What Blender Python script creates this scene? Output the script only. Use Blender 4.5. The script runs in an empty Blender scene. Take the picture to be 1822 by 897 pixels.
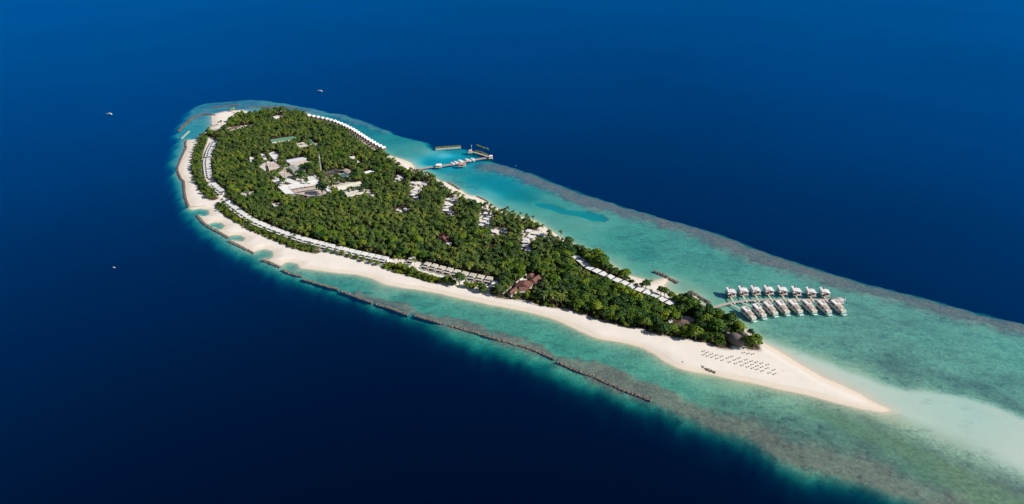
import bpy, bmesh, math, random
import numpy as np
from mathutils import Vector, Matrix
random.seed(7); RNG = np.random.default_rng(7)
S = bpy.context.scene
R = math.radians

# ------------------------------------------------------------------ camera
CH, PITCH, FPX = 470.0, R(27.0), 1231.0
cd = bpy.data.cameras.new('camera'); cam = bpy.data.objects.new('camera', cd)
S.collection.objects.link(cam); S.camera = cam
cam.location = (0, 0, CH); cam.rotation_euler = (math.pi/2-PITCH, 0, 0)
cd.lens = 36*FPX/1822; cd.sensor_width = 36; cd.clip_start = 1; cd.clip_end = 60000
# ------------------------------------------------------------------ light
SUN_EL = 34.0; SUN_DIR = (0.94, -0.34)
az = math.atan2(SUN_DIR[0], SUN_DIR[1])
W = bpy.data.worlds.new('World'); S.world = W; W.use_nodes = True
nt = W.node_tree; bg = nt.nodes['Background']
sky = nt.nodes.new('ShaderNodeTexSky'); sky.sky_type = 'NISHITA'; sky.sun_disc = False
sky.sun_elevation = R(SUN_EL); sky.sun_rotation = az; sky.altitude = 400
nt.links.new(sky.outputs[0], bg.inputs[0]); bg.inputs[1].default_value = 0.06
ld = bpy.data.lights.new('sun', 'SUN'); ld.energy = 4.6; ld.angle = R(0.5); ld.color = (1, .95, .87)
sun = bpy.data.objects.new('sun', ld); S.collection.objects.link(sun)
sv = Vector((SUN_DIR[0], SUN_DIR[1], 0)).normalized()*math.cos(R(SUN_EL)); sv.z = math.sin(R(SUN_EL))
sun.rotation_euler = sv.to_track_quat('Z', 'Y').to_euler()
S.view_settings.view_transform = 'Standard'; S.view_settings.look = 'None'
S.view_settings.exposure = 0.33; S.view_settings.gamma = 1
S.render.engine = 'CYCLES'; S.cycles.use_denoising = True
S.cycles.max_bounces = 6; S.cycles.transparent_max_bounces = 12; S.cycles.volume_bounces = 0
S.cycles.caustics_reflective = False; S.cycles.caustics_refractive = False

# ------------------------------------------------------------------ projection helpers
cp, sp = math.cos(PITCH), math.sin(PITCH)
def G(px, py, z=0.0):
    u = (px-911)/FPX; v = -(py-448.5)/FPX
    d = Vector((u, cp+v*sp, -sp+v*cp)); t = (z-CH)/d.z
    return (d.x*t, d.y*t)
def P(x, y, z):
    zz = z-CH; f = y*cp-zz*sp; up = y*sp+zz*cp
    return 911+FPX*x/f, 448.5-FPX*up/f
def GP(pts, z=0.0): return [G(a, b, z) for a, b in pts]
def Z(ox, oy, pts, s=5.98): return [(ox+a/s, oy+b/s) for a, b in pts]
def inpoly(x, y, poly):
    x = np.asarray(x, float); y = np.asarray(y, float); c = np.zeros(x.shape, bool); n = len(poly)
    for i in range(n):
        x1, y1 = poly[i]; x2, y2 = poly[(i+1) % n]
        if y1 == y2: continue
        c ^= ((y1 > y) != (y2 > y)) & (x < (x2-x1)*(y-y1)/(y2-y1)+x1)
    return c
def dline(x, y, pts, closed=False, param=False):
    best = np.full(x.shape, 1e18); par = np.zeros(x.shape); n = len(pts)
    for i in range(n if closed else n-1):
        x1, y1 = pts[i]; x2, y2 = pts[(i+1) % n]
        dx, dy = x2-x1, y2-y1; L = dx*dx+dy*dy+1e-9
        t = np.clip(((x-x1)*dx+(y-y1)*dy)/L, 0, 1)
        d = (x-x1-t*dx)**2+(y-y1-t*dy)**2
        if param: par = np.where(d < best, (i+t)/(n-1), par)
        best = np.minimum(best, d)
    return (np.sqrt(best), par) if param else np.sqrt(best)
def sdf(x, y, poly):
    d = dline(x, y, poly, True); return np.where(inpoly(x, y, poly), -d, d)
def sst(a, b, v):
    t = np.clip((v-a)/(b-a), 0, 1); return t*t*(3-2*t)
_tab = RNG.random((256, 256))
def vnoise(x, y, s):
    x = x/s+100.3; y = y/s+57.7; xi = np.floor(x).astype(int); yi = np.floor(y).astype(int)
    fx = x-xi; fy = y-yi; fx = fx*fx*(3-2*fx); fy = fy*fy*(3-2*fy)
    g = lambda a, b: _tab[a % 256, b % 256]
    return (g(xi, yi)*(1-fx)+g(xi+1, yi)*fx)*(1-fy)+(g(xi, yi+1)*(1-fx)+g(xi+1, yi+1)*fx)*fy
def fbm(x, y, s): return (vnoise(x, y, s)+.5*vnoise(x, y, s/2.1)+.25*vnoise(x, y, s/4.3))/1.75

# ------------------------------------------------------------------ materials
def nodes(name):
    m = bpy.data.materials.new(name); m.use_nodes = True
    return m, m.node_tree, m.node_tree.nodes['Principled BSDF']
def N(nt, t, **kw):
    n = nt.nodes.new(t)
    for k, v in kw.items(): setattr(n, k, v)
    return n
def noise(nt, scale, detail=4, rough=.6, coord='Object'):
    tc = N(nt, 'ShaderNodeTexCoord'); n = N(nt, 'ShaderNodeTexNoise')
    n.inputs['Scale'].default_value = scale; n.inputs['Detail'].default_value = detail; n.inputs['Roughness'].default_value = rough
    nt.links.new(tc.outputs[coord], n.inputs['Vector']); return n.outputs['Fac']
def ramp(nt, fac, stops):
    r = N(nt, 'ShaderNodeValToRGB'); e = r.color_ramp.elements
    while len(e) < len(stops): e.new(.5)
    for el, (p, c) in zip(e, stops):
        el.position = p; el.color = (*c, 1) if len(c) == 3 else c
    nt.links.new(fac, r.inputs[0]); return r.outputs[0]
def mixc(nt, fac, a, b, mode='MIX'):
    m = N(nt, 'ShaderNodeMix', data_type='RGBA', blend_type=mode)
    for s, v in ((m.inputs[0], fac), (m.inputs[6], a), (m.inputs[7], b)):
        if hasattr(v, 'links'): nt.links.new(v, s)
        elif isinstance(v, (int, float)): s.default_value = v
        else: s.default_value = (*v, 1)
    return m.outputs[2]
def attr(nt, name): 
    a = N(nt, 'ShaderNodeAttribute'); a.attribute_name = name; return a.outputs['Fac']
def math_(nt, op, a, b=0.0, clamp=False):
    m = N(nt, 'ShaderNodeMath', operation=op); m.use_clamp = clamp
    for s, v in ((m.inputs[0], a), (m.inputs[1], b)):
        if hasattr(v, 'links'): nt.links.new(v, s)
        else: s.default_value = v
    return m.outputs[0]
def simple(name, col, var=.2, scale=.4, rough=.75, spec=.3, rnd=0.0):
    m, t, b = nodes(name)
    lo = tuple(c*(1-var) for c in col); hi = tuple(min(1, c*(1+var)) for c in col)
    c = ramp(t, noise(t, scale, 5), [(.3, lo), (.7, hi)])
    if rnd:
        oi = N(t, 'ShaderNodeObjectInfo')
        c = mixc(t, 1.0, c, ramp(t, oi.outputs['Random'], [(0, (1-rnd,)*3), (1, (1, 1, 1))]), 'MULTIPLY')
    t.links.new(c, b.inputs['Base Color']); b.inputs['Roughness'].default_value = rough
    b.inputs['Specular IOR Level'].default_value = spec
    return m
M = {}
M['white_roof'] = simple('white_roof', (.80, .785, .765), .08, .15, .6, rnd=.14)
M['white_wall'] = simple('white_wall', (.62, .60, .57), .1, .3)
M['beige_roof'] = simple('beige_roof', (.66, .60, .51), .12, .2, rnd=.2)
M['cream_roof'] = simple('cream_roof', (.60, .57, .46), .1, .12)
M['pink_roof'] = simple('pink_roof', (.56, .46, .40), .1, .15, rnd=.15)
M['lilac_roof'] = simple('lilac_roof', (.70, .68, .68), .12, .4, rnd=.15)
M['metal_roof'] = simple('metal_roof', (.52, .55, .60), .08, .1, .45)
M['grey_roof'] = simple('grey_roof', (.40, .39, .38), .1, .2)
M['green_roof'] = simple('green_roof', (.10, .22, .13), .15, .2)
M['teal_roof'] = simple('teal_roof', (.06, .15, .14), .15, .2)
M['tile_roof'] = simple('tile_roof', (.17, .075, .06), .2, .5, .8)
M['brown_roof'] = simple('brown_roof', (.13, .085, .065), .25, .6, .9)
M['thatch'] = simple('thatch', (.16, .135, .125), .3, 1.2, .95)
M['dark_wood'] = simple('dark_wood', (.09, .065, .055), .3, 1., .8)
M['deck'] = simple('deck', (.42, .36, .31), .2, .5, .8)
M['pink_deck'] = simple('pink_deck', (.42, .27, .23), .2, .5, .8)
M['deck_light'] = simple('deck_light', (.62, .56, .48), .12, .5, .8)
M['glass'] = simple('glass', (.03, .045, .055), .2, .5, .15, .6)
M['dark'] = simple('dark', (.035, .03, .03), .2, .5, .8)
M['rock'] = simple('rock', (.19, .165, .14), .5, .35, .95)
M['red_rock'] = simple('red_rock', (.16, .115, .10), .45, .3, .95)
M['green_rock'] = simple('green_rock', (.13, .165, .07), .4, .3, .95)
M['concrete'] = simple('concrete', (.42, .39, .34), .2, .3, .9)
M['hull'] = simple('hull', (.78, .78, .78), .05, .3, .35, .5)
M['trunk'] = simple('trunk', (.16, .12, .09), .3, 1.5, .9)
M['pool'] = simple('pool', (.05, .38, .42), .1, .5, .1, .5)
M['net'] = simple('net', (.75, .78, .78), .05, .5, .6)
M['court'] = simple('court', (.10, .11, .12), .2, .2, .7)
M['umbrella'] = simple('umbrella', (.33, .285, .26), .25, 2., .95)
M['orange'] = simple('orange', (.7, .2, .04), .1, 1.)
M['yellow'] = simple('yellow', (.45, .5, .05), .2, 1.)

def leafmat(name, dark, light, yellow):
    m, t, b = nodes(name)
    oi = N(t, 'ShaderNodeObjectInfo')
    vm = N(t, 'ShaderNodeVectorMath', operation='SCALE'); t.links.new(oi.outputs['Location'], vm.inputs[0]); vm.inputs['Scale'].default_value = .022
    pn = N(t, 'ShaderNodeTexNoise'); pn.inputs['Scale'].default_value = 1; pn.inputs['Detail'].default_value = 2; t.links.new(vm.outputs[0], pn.inputs['Vector'])
    pf = N(t, 'ShaderNodeMapRange'); pf.inputs[1].default_value = .3; pf.inputs[2].default_value = .7; t.links.new(pn.outputs[0], pf.inputs[0])
    base = ramp(t, math_(t, 'ADD', math_(t, 'MULTIPLY', oi.outputs['Random'], .5), math_(t, 'MULTIPLY', pf.outputs[0], .5)), [(.08, dark), (.5, light), (.92, yellow)])
    n = ramp(t, noise(t, .9, 3), [(.25, (.55, .6, .6)), (.75, (1.25, 1.2, 1.1))])
    c = mixc(t, 1.0, base, n, 'MULTIPLY')
    t.links.new(c, b.inputs['Base Color']); b.inputs['Roughness'].default_value = .55
    b.inputs['Specular IOR Level'].default_value = .25
    return m
M['leaf'] = leafmat('broadleaf_foliage', (.015, .050, .010), (.068, .142, .009), (.21, .265, .012))
M['leaf_dark'] = leafmat('dark_foliage', (.014, .042, .012), (.022, .068, .013), (.04, .10, .012))
M['palm'] = leafmat('palm_fronds', (.026, .056, .014), (.064, .105, .016), (.15, .175, .022))
M['shrub'] = leafmat('shrub_foliage', (.05, .095, .010), (.11, .165, .012), (.18, .21, .015))

# ------------------------------------------------------------------ mesh helpers
class MB:
    def __init__(s): s.v = []; s.f = []
    def add(s, v, f):
        k = len(s.v); s.v += [tuple(a) for a in v]; s.f += [tuple(i+k for i in q) for q in f]; return s
    def box(s, cx, cy, z0, sx, sy, sz, rot=0.0, top=None):
        c, n = math.cos(rot), math.sin(rot); out = []
        for z, k in ((z0, 1), (z0+sz, top or 1)):
            for a, b in ((-1, -1), (1, -1), (1, 1), (-1, 1)):
                x, y = a*sx/2*k, b*sy/2*k; out.append((cx+c*x-n*y, cy+n*x+c*y, z))
        return s.add(out, [(3, 2, 1, 0), (4, 5, 6, 7), (0, 1, 5, 4), (1, 2, 6, 5), (2, 3, 7, 6), (3, 0, 4, 7)])
    def prism(s, poly, z0, z1):
        a = sum(poly[i][0]*poly[(i+1) % len(poly)][1]-poly[(i+1) % len(poly)][0]*poly[i][1] for i in range(len(poly)))
        if a < 0: poly = poly[::-1]
        n = len(poly)
        v = [(x, y, z0) for x, y in poly]+[(x, y, z1) for x, y in poly]
        return s.add(v, [tuple(range(n-1, -1, -1)), tuple(range(n, 2*n))]+[(i, (i+1) % n, n+(i+1) % n, n+i) for i in range(n)])
    def cone(s, cx, cy, z0, z1, r0, r1, n=8, sy=1.0, rot=0):
        v = []; c, q = math.cos(rot), math.sin(rot)
        for z, r in ((z0, r0), (z1, r1)):
            for i in range(n):
                a = 2*math.pi*i/n; x, y = r*math.cos(a), r*sy*math.sin(a)
                v.append((cx+c*x-q*y, cy+q*x+c*y, z))
        return s.add(v, [tuple(range(n-1, -1, -1)), tuple(range(n, 2*n))]+[(i, (i+1) % n, n+(i+1) % n, n+i) for i in range(n)])
    def gable(s, cx, cy, z0, sx, sy, h, rot=0, hip=0.0, th=.25):
        c, n = math.cos(rot), math.sin(rot)
        pts = [(-sx/2, -sy/2, 0), (sx/2, -sy/2, 0), (sx/2, sy/2, 0), (-sx/2, sy/2, 0), (-sx/2+hip, 0, h), (sx/2-hip, 0, h)]
        top = [(cx+c*x-n*y, cy+n*x+c*y, z0+th+z) for x, y, z in pts]
        bot = [(p[0], p[1], z0) for p in top[:4]]
        return s.add(top+bot, [(0, 1, 5, 4), (2, 3, 4, 5), (1, 2, 5), (3, 0, 4), (6, 7, 1, 0), (7, 8, 2, 1), (8, 9, 3, 2), (9, 6, 0, 3), (9, 8, 7, 6)])
    def rock(s, cx, cy, cz, r, squash=.75):
        v = []
        for a, b in ((0, 1), (.5, .75), (-.55, .8), (0, -1)):
            pass
        ph = random.random()*6.28; lay = [(-.6, .7), (.15, 1.0), (.75, .6)]
        for zz, rr in lay:
            for i in range(5):
                a = ph+2*math.pi*i/5+zz; q = r*rr*(.8+.4*random.random())
                v.append((cx+q*math.cos(a), cy+q*math.sin(a), cz+zz*r*squash))
        f = [(0, 4, 3, 2, 1), (10, 11, 12, 13, 14)]
        for L in (0, 5): f += [(L+i, L+(i+1) % 5, L+5+(i+1) % 5, L+5+i) for i in range(5)]
        return s.add(v, f)
    def mesh(s, name, mat, smooth=False):
        me = bpy.data.meshes.new(name); me.from_pydata(s.v, [], s.f); me.materials.append(M[mat] if isinstance(mat, str) else mat)
        if smooth: me.polygons.foreach_set('use_smooth', [True]*len(me.polygons))
        me.update(); return me
    def build(s, name, mat, parent=None, smooth=False):
        return link(name, s.mesh(name, mat, smooth), parent)
def link(name, data, parent=None):
    o = bpy.data.objects.new(name, data); S.collection.objects.link(o)
    if parent: o.parent = parent
    return o
def thing(name, label, cat, loc=(0, 0, 0), rz=0.0, group=None, scale=None):
    o = bpy.data.objects.new(name, None); S.collection.objects.link(o)
    o.empty_display_size = 1; o.location = loc; o.rotation_euler = (0, 0, rz)
    if scale: o.scale = scale
    tag(o, label, cat, group); return o
def tag(o, label=None, cat=None, group=None, kind=None):
    if label: o['label'] = label
    if cat: o['category'] = cat
    if group: o['group'] = group
    if kind: o['kind'] = kind
    return o
KIDS = {}
def kids(o):
    if o.name not in KIDS: KIDS[o.name] = [c for c in o.children]
    return KIDS[o.name]
def dup(src, loc, rz, label, group=None, scale=None):
    r = src.copy(); S.collection.objects.link(r); r.location = loc; r.rotation_euler = (0, 0, rz); r['label'] = label
    if group: r['group'] = group
    if scale: r.scale = scale
    for c in kids(src):
        d = c.copy(); S.collection.objects.link(d); d.parent = r
        for g in kids(c):
            e = g.copy(); S.collection.objects.link(e); e.parent = d
    return r
_o = 'first second third fourth fifth sixth seventh eighth ninth tenth eleventh twelfth thirteenth fourteenth fifteenth sixteenth seventeenth eighteenth nineteenth twentieth'.split()
def ordw(i):
    if i < 20: return _o[i]
    t = ('twenty', 'thirty', 'forty')[(i+1)//10-2]
    if (i+1) % 10 == 0: return {'twenty': 'twentieth', 'thirty': 'thirtieth', 'forty': 'fortieth'}[t]
    return t+'-'+_o[(i+1) % 10-1]

# ------------------------------------------------------------------ outlines (photo tracing put onto the ground plane)
SHORE = [(376,206),(384,202),(397,199),(404,197.6),(430,196),(447,200),(467,201),(486,196),(515,197),(545,201),(560,210),(594,220),(620,231),(639,246),(650,255),(667,265),
(682,271),(692,276),(706,281),(717,284),(731,290),(737,297),(736,303),(748,304),(764,310),(780,321),(797,325),(817,337),(830,346),(849,350),(867,359),(874,366),(900,377),(925,385),
(947,391),(972,405),(997,422),(1011,430),(1047,447),(1075,464),(1097,478),(1120,490),(1145,497),(1160,501),(1176,496.5),(1189,494.5),(1188,499),(1181,508),(1187,517),(1200,524),(1216,525.5),(1231,523.5),(1238,527),
(1246,539),(1256,550),(1273,555),(1290,565),(1313,577),(1327,587),(1344,600),(1357,610),(1376,620),(1393,630),(1429,652),(1462,671),(1499,687),(1529,702),(1551,715),(1565,722),(1579,727),(1584,730),(1571,733),(1555,731),
(1532,727),(1490,717),(1434,702),(1379,691),(1337,681),(1295,673),(1267,667),(1234,662),(1206,655),(1184,644),(1164,630),(1142,618.5),(1114,611),(1100,609),(1062,603),(1029,589),(1001,575),(979,566),
(951,558),(917,551),(881,544),(856,538.5),(820,531.5),(784,523),(742,515),(718,512.5),(684.6,505.6),(662,495),(634.5,489),(592.6,484.7),(551,479),(534,477),(531,469),(517,466),(506,467),(500,473),(482,466),(470,460),
(478,463),(487,456),(486,447),(470,443),(456,446),(451,449),(441,445),(424,434.5),(412,427),(424,429),(434,430),(437,423),(428,418),(411,418.5),(405,421),(390,411),(377,404),(385,409),(395,408),(401,401),(393,396),(378,395.5),(369,399),
(358,390),(351,382),(360,385),(372,382),(371,373),(355,371),(342,373),(337,371),(329.5,352),(328,338.5),(327,323),(321,316),(316,305),(316,298),(321,285),(326,274),(331,264),(330,254),(333,249),(340,249),(353.5,247),(362,240),(366,236),(374,232),(375,225),(377,217)]
REEF = [(302,289),(305,317),(317,347),(331,377),(347,400),(384,427.5),(411.5,448),(456,467),(495,484),(551,505),(606,522),(662,543),(700,555),(756,576),(811,595),(867,617),(923,637),(979,656),(1034,679),(1090,700),(1156,722),(1211,750),(1267,772),(1323,791),(1378,822),(1433,842),(1517,859),(1573,886),(1630,912),(1720,960),(1900,1060),(2100,1200),
(2600,1300),(2700,900),(2300,740),(2000,630),(1822,572),(1740,553),(1684,538),(1601,517),(1545,502),(1461,476),(1378,451),(1326,431),(1270,411),(1214,394),(1159,379),(1103,363),(1047,344),(991,325),(955,309),(930,301),(907,294),(884,287),(872,281),(862,276),(846,270),(835,264),(826,262),(800,262),(773,264),(757,253),(723,241),(698,235),(656,217),(614,203),(559,192),(503,182),(447,176),(405,179),(364,182),(341,190),(327,207),(316,229),(309,256)]
FOREST = [(403,228),(410,216),(425,210),(437,207),(448,207),(458,207),(471,203),(485,201),(498,199),(520,203),(545,206),(560,213),(576,218),(594,223.5),(622,236),(641,251),(655,261),(667,268.5),(682,277),(702,292),(712,303),(722,309),(745,312),(764,317),(778,328),(790,340),(808,350),(822,356),(835,365),(850,370),(875,377),(900,385),(925,393),(945,402),(960,411),(985,427),(1010,439),(1040,453),(1070,471),(1095,486),(1115,498),
(1125,506),(1150,516),(1165,523),(1185,532),(1215,537),(1235,547),(1250,557),(1275,567),(1300,577),(1318,589),(1330,598),(1345,608),(1355,620),(1352,626),(1331,623),(1322,617),(1303,617),(1301,624),(1278,621),(1262,615),(1234,608),(1211,604),(1184,601),(1156,593),(1136,585),(1118,586),(1090,578),(1057,569),(1029,559),(1006,551),(978,549),(956,544),(940,537),(906,535),(884,532),(873,523),
(872,510),(893,504),(869,499),(839,493),(811,486.5),(784,479.5),(759,473),(735,464),(700,462),(683,461),(662,456.5),(634,450.5),(606,443.5),(579,436.5),(545,428),(512,418),(478,405.5),(447,391),(422,374),(412,359),(400,349),(402,342),(388,330),(378,314),(376,300),(375,283),(377,271),(384,258),(386,250),(378,247),(367,241),(376,237),(388,240)]
STRIPS = [  # (polyline px, half width m)
 ([(363,243),(361,255),(355,270),(352,285),(350,300),(352,312),(357,325),(363,336),(372,347),(380,355)], 9.5),
 ([(391,366),(400,376),(412,385),(420,390),(440,402),(456,410),(475,418),(495,427),(510,433),(523,439),(545,445),(563,449)], 8.5),
 ([(684,473),(700,480),(716,485),(735,490),(752,494),(775,502)], 8)]
SANDY = [  # bare sand clearings inside the wood
 Z(360,180,[(560,640),(850,590),(1200,560),(1210,640),(1080,700),(850,690),(600,720)],13.0),
 Z(420,230,[(240,400),(330,340),(480,400),(640,380),(800,320),(820,360),(720,420),(900,530),(1030,560),(1330,560),(1480,700),(1430,730),(1130,720),(820,720),(520,690),(370,560)]),
 Z(420,230,[(900,530),(1100,480),(1200,500),(1100,560)]),
 Z(420,230,[(380,790),(470,785),(475,840),(390,840)]), Z(420,230,[(40,680),(190,670),(190,700),(60,720)]),
 Z(700,280,[(180,260),(380,260),(300,340),(260,440),(180,430)]), Z(700,280,[(530,440),(680,430),(610,600),(530,600)]),
 Z(700,280,[(920,600),(1060,590),(1040,740),(1220,770),(1200,810),(1060,810),(900,720)]), Z(700,280,[(1370,760),(1600,800),(1500,890),(1370,890)]),
 Z(420,230,[(730,40),(820,50),(830,110),(740,80)])]
shoreG = GP(SHORE); reefG = GP(REEF); forestG = GP(FOREST)

# ------------------------------------------------------------------ terrain / seabed
CTRL = [(345,215,1,.6),(352,228,1.6,.1),(340,238,1.6,.2),(360,215,1.2,.3),(380,190,1.2,.7),(420,187,1,.8),(460,195,.9,.4),(500,196,.8,.5),(550,200,1.1,.5),(308,300,2.2,0),(318,340,3,0),(330,366,3,.1),
(600,208,2.4,.5),(650,228,2.2,.4),(690,250,2,.1),(700,268,1.5,.1),(730,272,1.4,0),(760,268,1.0,0),(790,275,1.0,0),(812,270,2.6,0),(800,283,3.4,0),(765,286,3.4,0),(735,285,1.1,0),(742,297,.7,0),(840,280,3.6,0),(850,270,4,0),(780,299,2.8,0),(815,299,2.6,0),
(862,296,1.2,.85),(885,300,1.3,.9),(880,312,1.8,.4),(760,306,1,0),(790,316,1.3,.1),(812,326,1.6,.5),(800,318,1.6,.5),(840,318,2.8,0),(890,325,2.8,0),(925,340,2.6,0),(860,345,1.5,0),(900,368,1.3,0),(940,350,2.2,.05),(975,352,1.6,.1),(1000,395,1.4,.05),(960,385,1.4,0),
(1050,420,1.5,.12),(1100,425,1.7,.18),(1040,400,1.2,.1),(1140,450,1.9,.4),(1120,440,1.7,.35),(1200,445,1.5,.25),(1250,460,1.5,.45),(1230,455,1.5,.5),(1300,470,1.5,.45),(1200,480,1.6,.1),(1150,475,1.5,.1),(1100,465,1.2,.05),(1250,495,1.4,.1),(1225,512,.9,0),(1200,510,.8,0),(1300,485,1.4,.3),(1350,500,1.3,.15),(1400,515,1.2,.25),(1270,535,1.1,.05),(1300,560,1.0,.05),
(1350,580,1.1,.15),(1400,585,1.2,.4),(1450,575,1.2,.35),(1500,560,1.1,.4),(1520,545,1.1,.5),(1500,620,1.1,.55),(1430,605,1.1,.45),(1550,600,1.1,.45),(1600,645,1.1,.65),(1650,600,1.2,.35),(1700,645,1.1,.4),(1750,650,1.1,.25),(1800,690,1.1,.6),(1600,668,1.0,.7),(1700,680,1.1,.65),(1760,690,1.1,.7),(1800,640,1.2,.3),(1822,720,1.0,.65),(1600,575,1.1,.5),
(1300,685,1.0,.05),(1400,712,1.0,.1),(1250,675,1.2,.1),(1450,733,1.0,.45),(1520,750,.9,.6),(1600,795,.8,.8),(1700,845,.7,.8),(1780,885,.7,.9),(1850,930,.7,.9),(1200,690,1.8,.35),(1150,650,1.7,.2),(1200,670,1.7,.2),(1100,640,1.7,.25),(1050,625,2,.2),(1000,600,2,.25),(950,580,1.8,.25),(900,570,1.8,.3),(850,558,1.8,.3),(800,545,1.8,.3),(750,535,2,.35),(710,528,2,.5),(620,505,2,.45),(590,498,2,.4),(560,487,1.5,.3),(672,512,1.0,0),(680,525,1.2,.1),(650,515,2,.5),
(1300,720,1.3,.6),(1350,745,1.2,.7),(1400,760,1.2,.8),(1450,775,1.1,.85),(1550,800,1.0,.8),(1650,850,1.0,.7),(1600,830,1.0,.75),(1600,740,.35,0),(1700,770,.35,0),(1800,800,.4,0),(1650,720,.4,0),(1750,740,.5,0),(1450,640,.6,0),(1520,670,.55,0),(1390,615,.8,0),(1900,850,.5,0)]
POOL = [(948,358),(965,358),(985,362),(1005,370),(1040,374),(1070,380),(1083,388),(1075,393),(1050,390),(1035,384),(1000,378),(975,370),(955,365)]
EPOOL = [(880,305),(900,312),(925,330),(960,352),(935,358),(900,352),(850,325),(830,312)]
SPIT = [(1340,595),(1390,612),(1440,628),(1490,650),(1540,668),(1580,682),(1620,688),(1680,694),(1720,702),(1770,718),(1822,738),(1900,770),(2100,860),(2100,980),(1900,895),(1822,862),(1760,832),(1700,800),(1650,780),(1600,752),(1560,737),(1500,722),(1450,700),(1380,650)]
ALGAE = [(1400,722),(1440,727),(1500,737),(1540,748),(1580,760),(1640,790),(1700,818),(1760,850),(1840,900),(1900,960),(1840,980),(1760,930),(1700,880),(1640,850),(1570,800),(1510,770),(1450,742)]
RIDGE_E = [(903,315),(936,320),(980,338),(1030,355),(1080,378),(1130,398),(1180,413),(1230,425),(1280,445),(1330,465),(1380,480),(1430,494),(1480,509),(1530,524),(1580,540),(1640,558),(1700,574),(1760,591),(1822,606),(1950,650)]
RIDGE_S = [(640,522),(700,545),(760,562),(850,588),(920,608),(1000,640),(1060,662),(1120,685),(1180,713),(1250,742),(1330,775),(1400,798),(1480,825),(1560,855),(1640,890),(1720,935),(1800,990)]
RIDGE_N = [(340,212),(352,203),(372,193),(400,190),(430,187),(470,188),(510,191),(560,197),(610,207),(650,221),(685,234)]

def axis(a, b, lo, hi, fine, far):
    mid = list(np.arange(a, b+.1, fine)); l = []; v = a; s = fine
    while v > lo: s *= 1.22; v -= s; l.append(v)
    r = []; v = b; s = fine
    while v < hi: s *= 1.22; v += s; r.append(v)
    return np.array(l[::-1]+mid+r)
gx = axis(-1000, 980, -22000, 22000, 3.2, 0); gy = axis(390, 1900, -3000, 40000, 3.2, 0)
X, Y = np.meshgrid(gx, gy); nx, ny = len(gx), len(gy)
def terrain(X, Y):
    ds = sdf(X, Y, shoreG)+(fbm(X, Y, 22)-.5)*2.5
    east = 1-sst(60, 110, dline(X, Y, GP(RIDGE_E)))
    dr = sdf(X, Y, reefG)+(fbm(X, Y, 45)-.5)*(22-14*east)+(fbm(X, Y, 14)-.5)*8
    num = np.zeros(X.shape); den = np.zeros(X.shape); nr = np.zeros(X.shape)
    for px, py, d, r in CTRL:
        x, y = G(px, py); w = 1/(((X-x)**2+(Y-y)**2)+150)**1.7
        num += w*d; nr += w*r; den += w
    lag = num/den; reef = nr/den
    lag *= 1.3
    ri = (fbm(X+300, Y, 34)-.5)*34+(vnoise(X, Y, 9)-.5)*10
    k = east*sst(-58, -30, dr+ri); reef = reef*(1-k)+np.maximum(reef, 1.0)*k; lag = lag*(1-k)+(.40+.35*vnoise(X, Y, 18))*k
    for pl, w, r, dd in ((RIDGE_S, (7, 36), .95, .65), (RIDGE_N, (13, 16), .75, 1.1)):
        d, t = dline(X, Y, GP(pl), param=True)
        d = d+(fbm(X+300, Y, 34)-.5)*30+(vnoise(X, Y, 9)-.5)*8; hw = w[0]+(w[1]-w[0])*t
        k = 1-sst(hw*.4, hw*1.3, d)
        reef = reef*(1-k)+np.maximum(reef, r)*k; lag = lag*(1-k)+dd*k
    k = 1-sst(-2, 1.5, sdf(X, Y, GP(POOL))+(fbm(X, Y, 12)-.5)*5); lag = lag*(1-k)+4.0*k; reef *= 1-k; k_pool = k
    k = .6*(1-sst(-22, 12, sdf(X, Y, GP(EPOOL)))); lag = lag*(1-k)+4.6*k; reef *= 1-k
    k = 1-sst(-13, 5, sdf(X, Y, GP(SPIT))+(fbm(X, Y, 16)-.5)*7)
    ky = 1-sst(-36, 6, sdf(X, Y, GP(SPIT))+(fbm(X, Y, 30)-.5)*16)
    k = np.minimum(k, 1); low = sst(0, 1, (P_(X, Y)-0)/1)
    kk = np.where(low > .5, ky, k)
    lag = lag*(1-kk)+(.16+.36*fbm(X, Y, 60))*kk; reef = reef*(1-kk)
    k_sp = kk
    alg = 1-sst(-14, 10, sdf(X, Y, GP(ALGAE))+(fbm(X, Y, 25)-.5)*14)
    depth = lag*(1-np.exp(-np.maximum(ds, 0)/11))
    dd = np.maximum(dr+9-1*east, 0); drop = (.15+.08*east)*dd+(dd/(11+2*east))**2.2+.05*east*np.clip(dr+16, 0, 26)
    depth = np.minimum(depth+drop, 90)
    z = np.where(ds > 0, -depth, np.minimum(1.7, -ds*.11))
    z = np.where(ds > 0, z, z+(fbm(X, Y, 9)-.5)*.25*sst(3, 12, -ds))
    veg = 1-sst(-2, 2.5, sdf(X, Y, forestG)+(fbm(X, Y, 8)-.5)*5)
    for pl, hw in STRIPS: veg = np.maximum(veg, 1-sst(-1.5, 2, dline(X, Y, GP(pl))-hw+1))
    for pl in SANDY: veg = veg*sst(-2, 2, sdf(X, Y, GP(pl)))
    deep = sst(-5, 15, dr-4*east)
    edge = np.where(ds > 0, np.exp(-np.maximum(ds, 0)/5), 1)*(1-np.clip(reef, 0, 1))
    bx, by = G(800, 285); cx_, cy_ = G(880, 325)
    bright = np.clip(np.exp(-(((X-bx)/70)**2+((Y-by)/60)**2)**1.5)+.55*np.exp(-(((X-cx_)/70)**2+((Y-cy_)/90)**2)), 0, 1); bright = np.maximum(np.maximum(bright, k_sp*.2), k_pool*.35)
    return z, np.clip(reef, 0, 1), alg, veg, deep, edge, bright, k_sp
def P_(X, Y):   # >0 on the near side of the sand spit's axis
    a = G(1584, 731); b = G(1900, 830)
    return (b[0]-a[0])*(Y-a[1])-(b[1]-a[1])*(X-a[0]) < 0
z, reef, alg, veg, deep, edge, bright, tail = terrain(X, Y)
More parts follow.
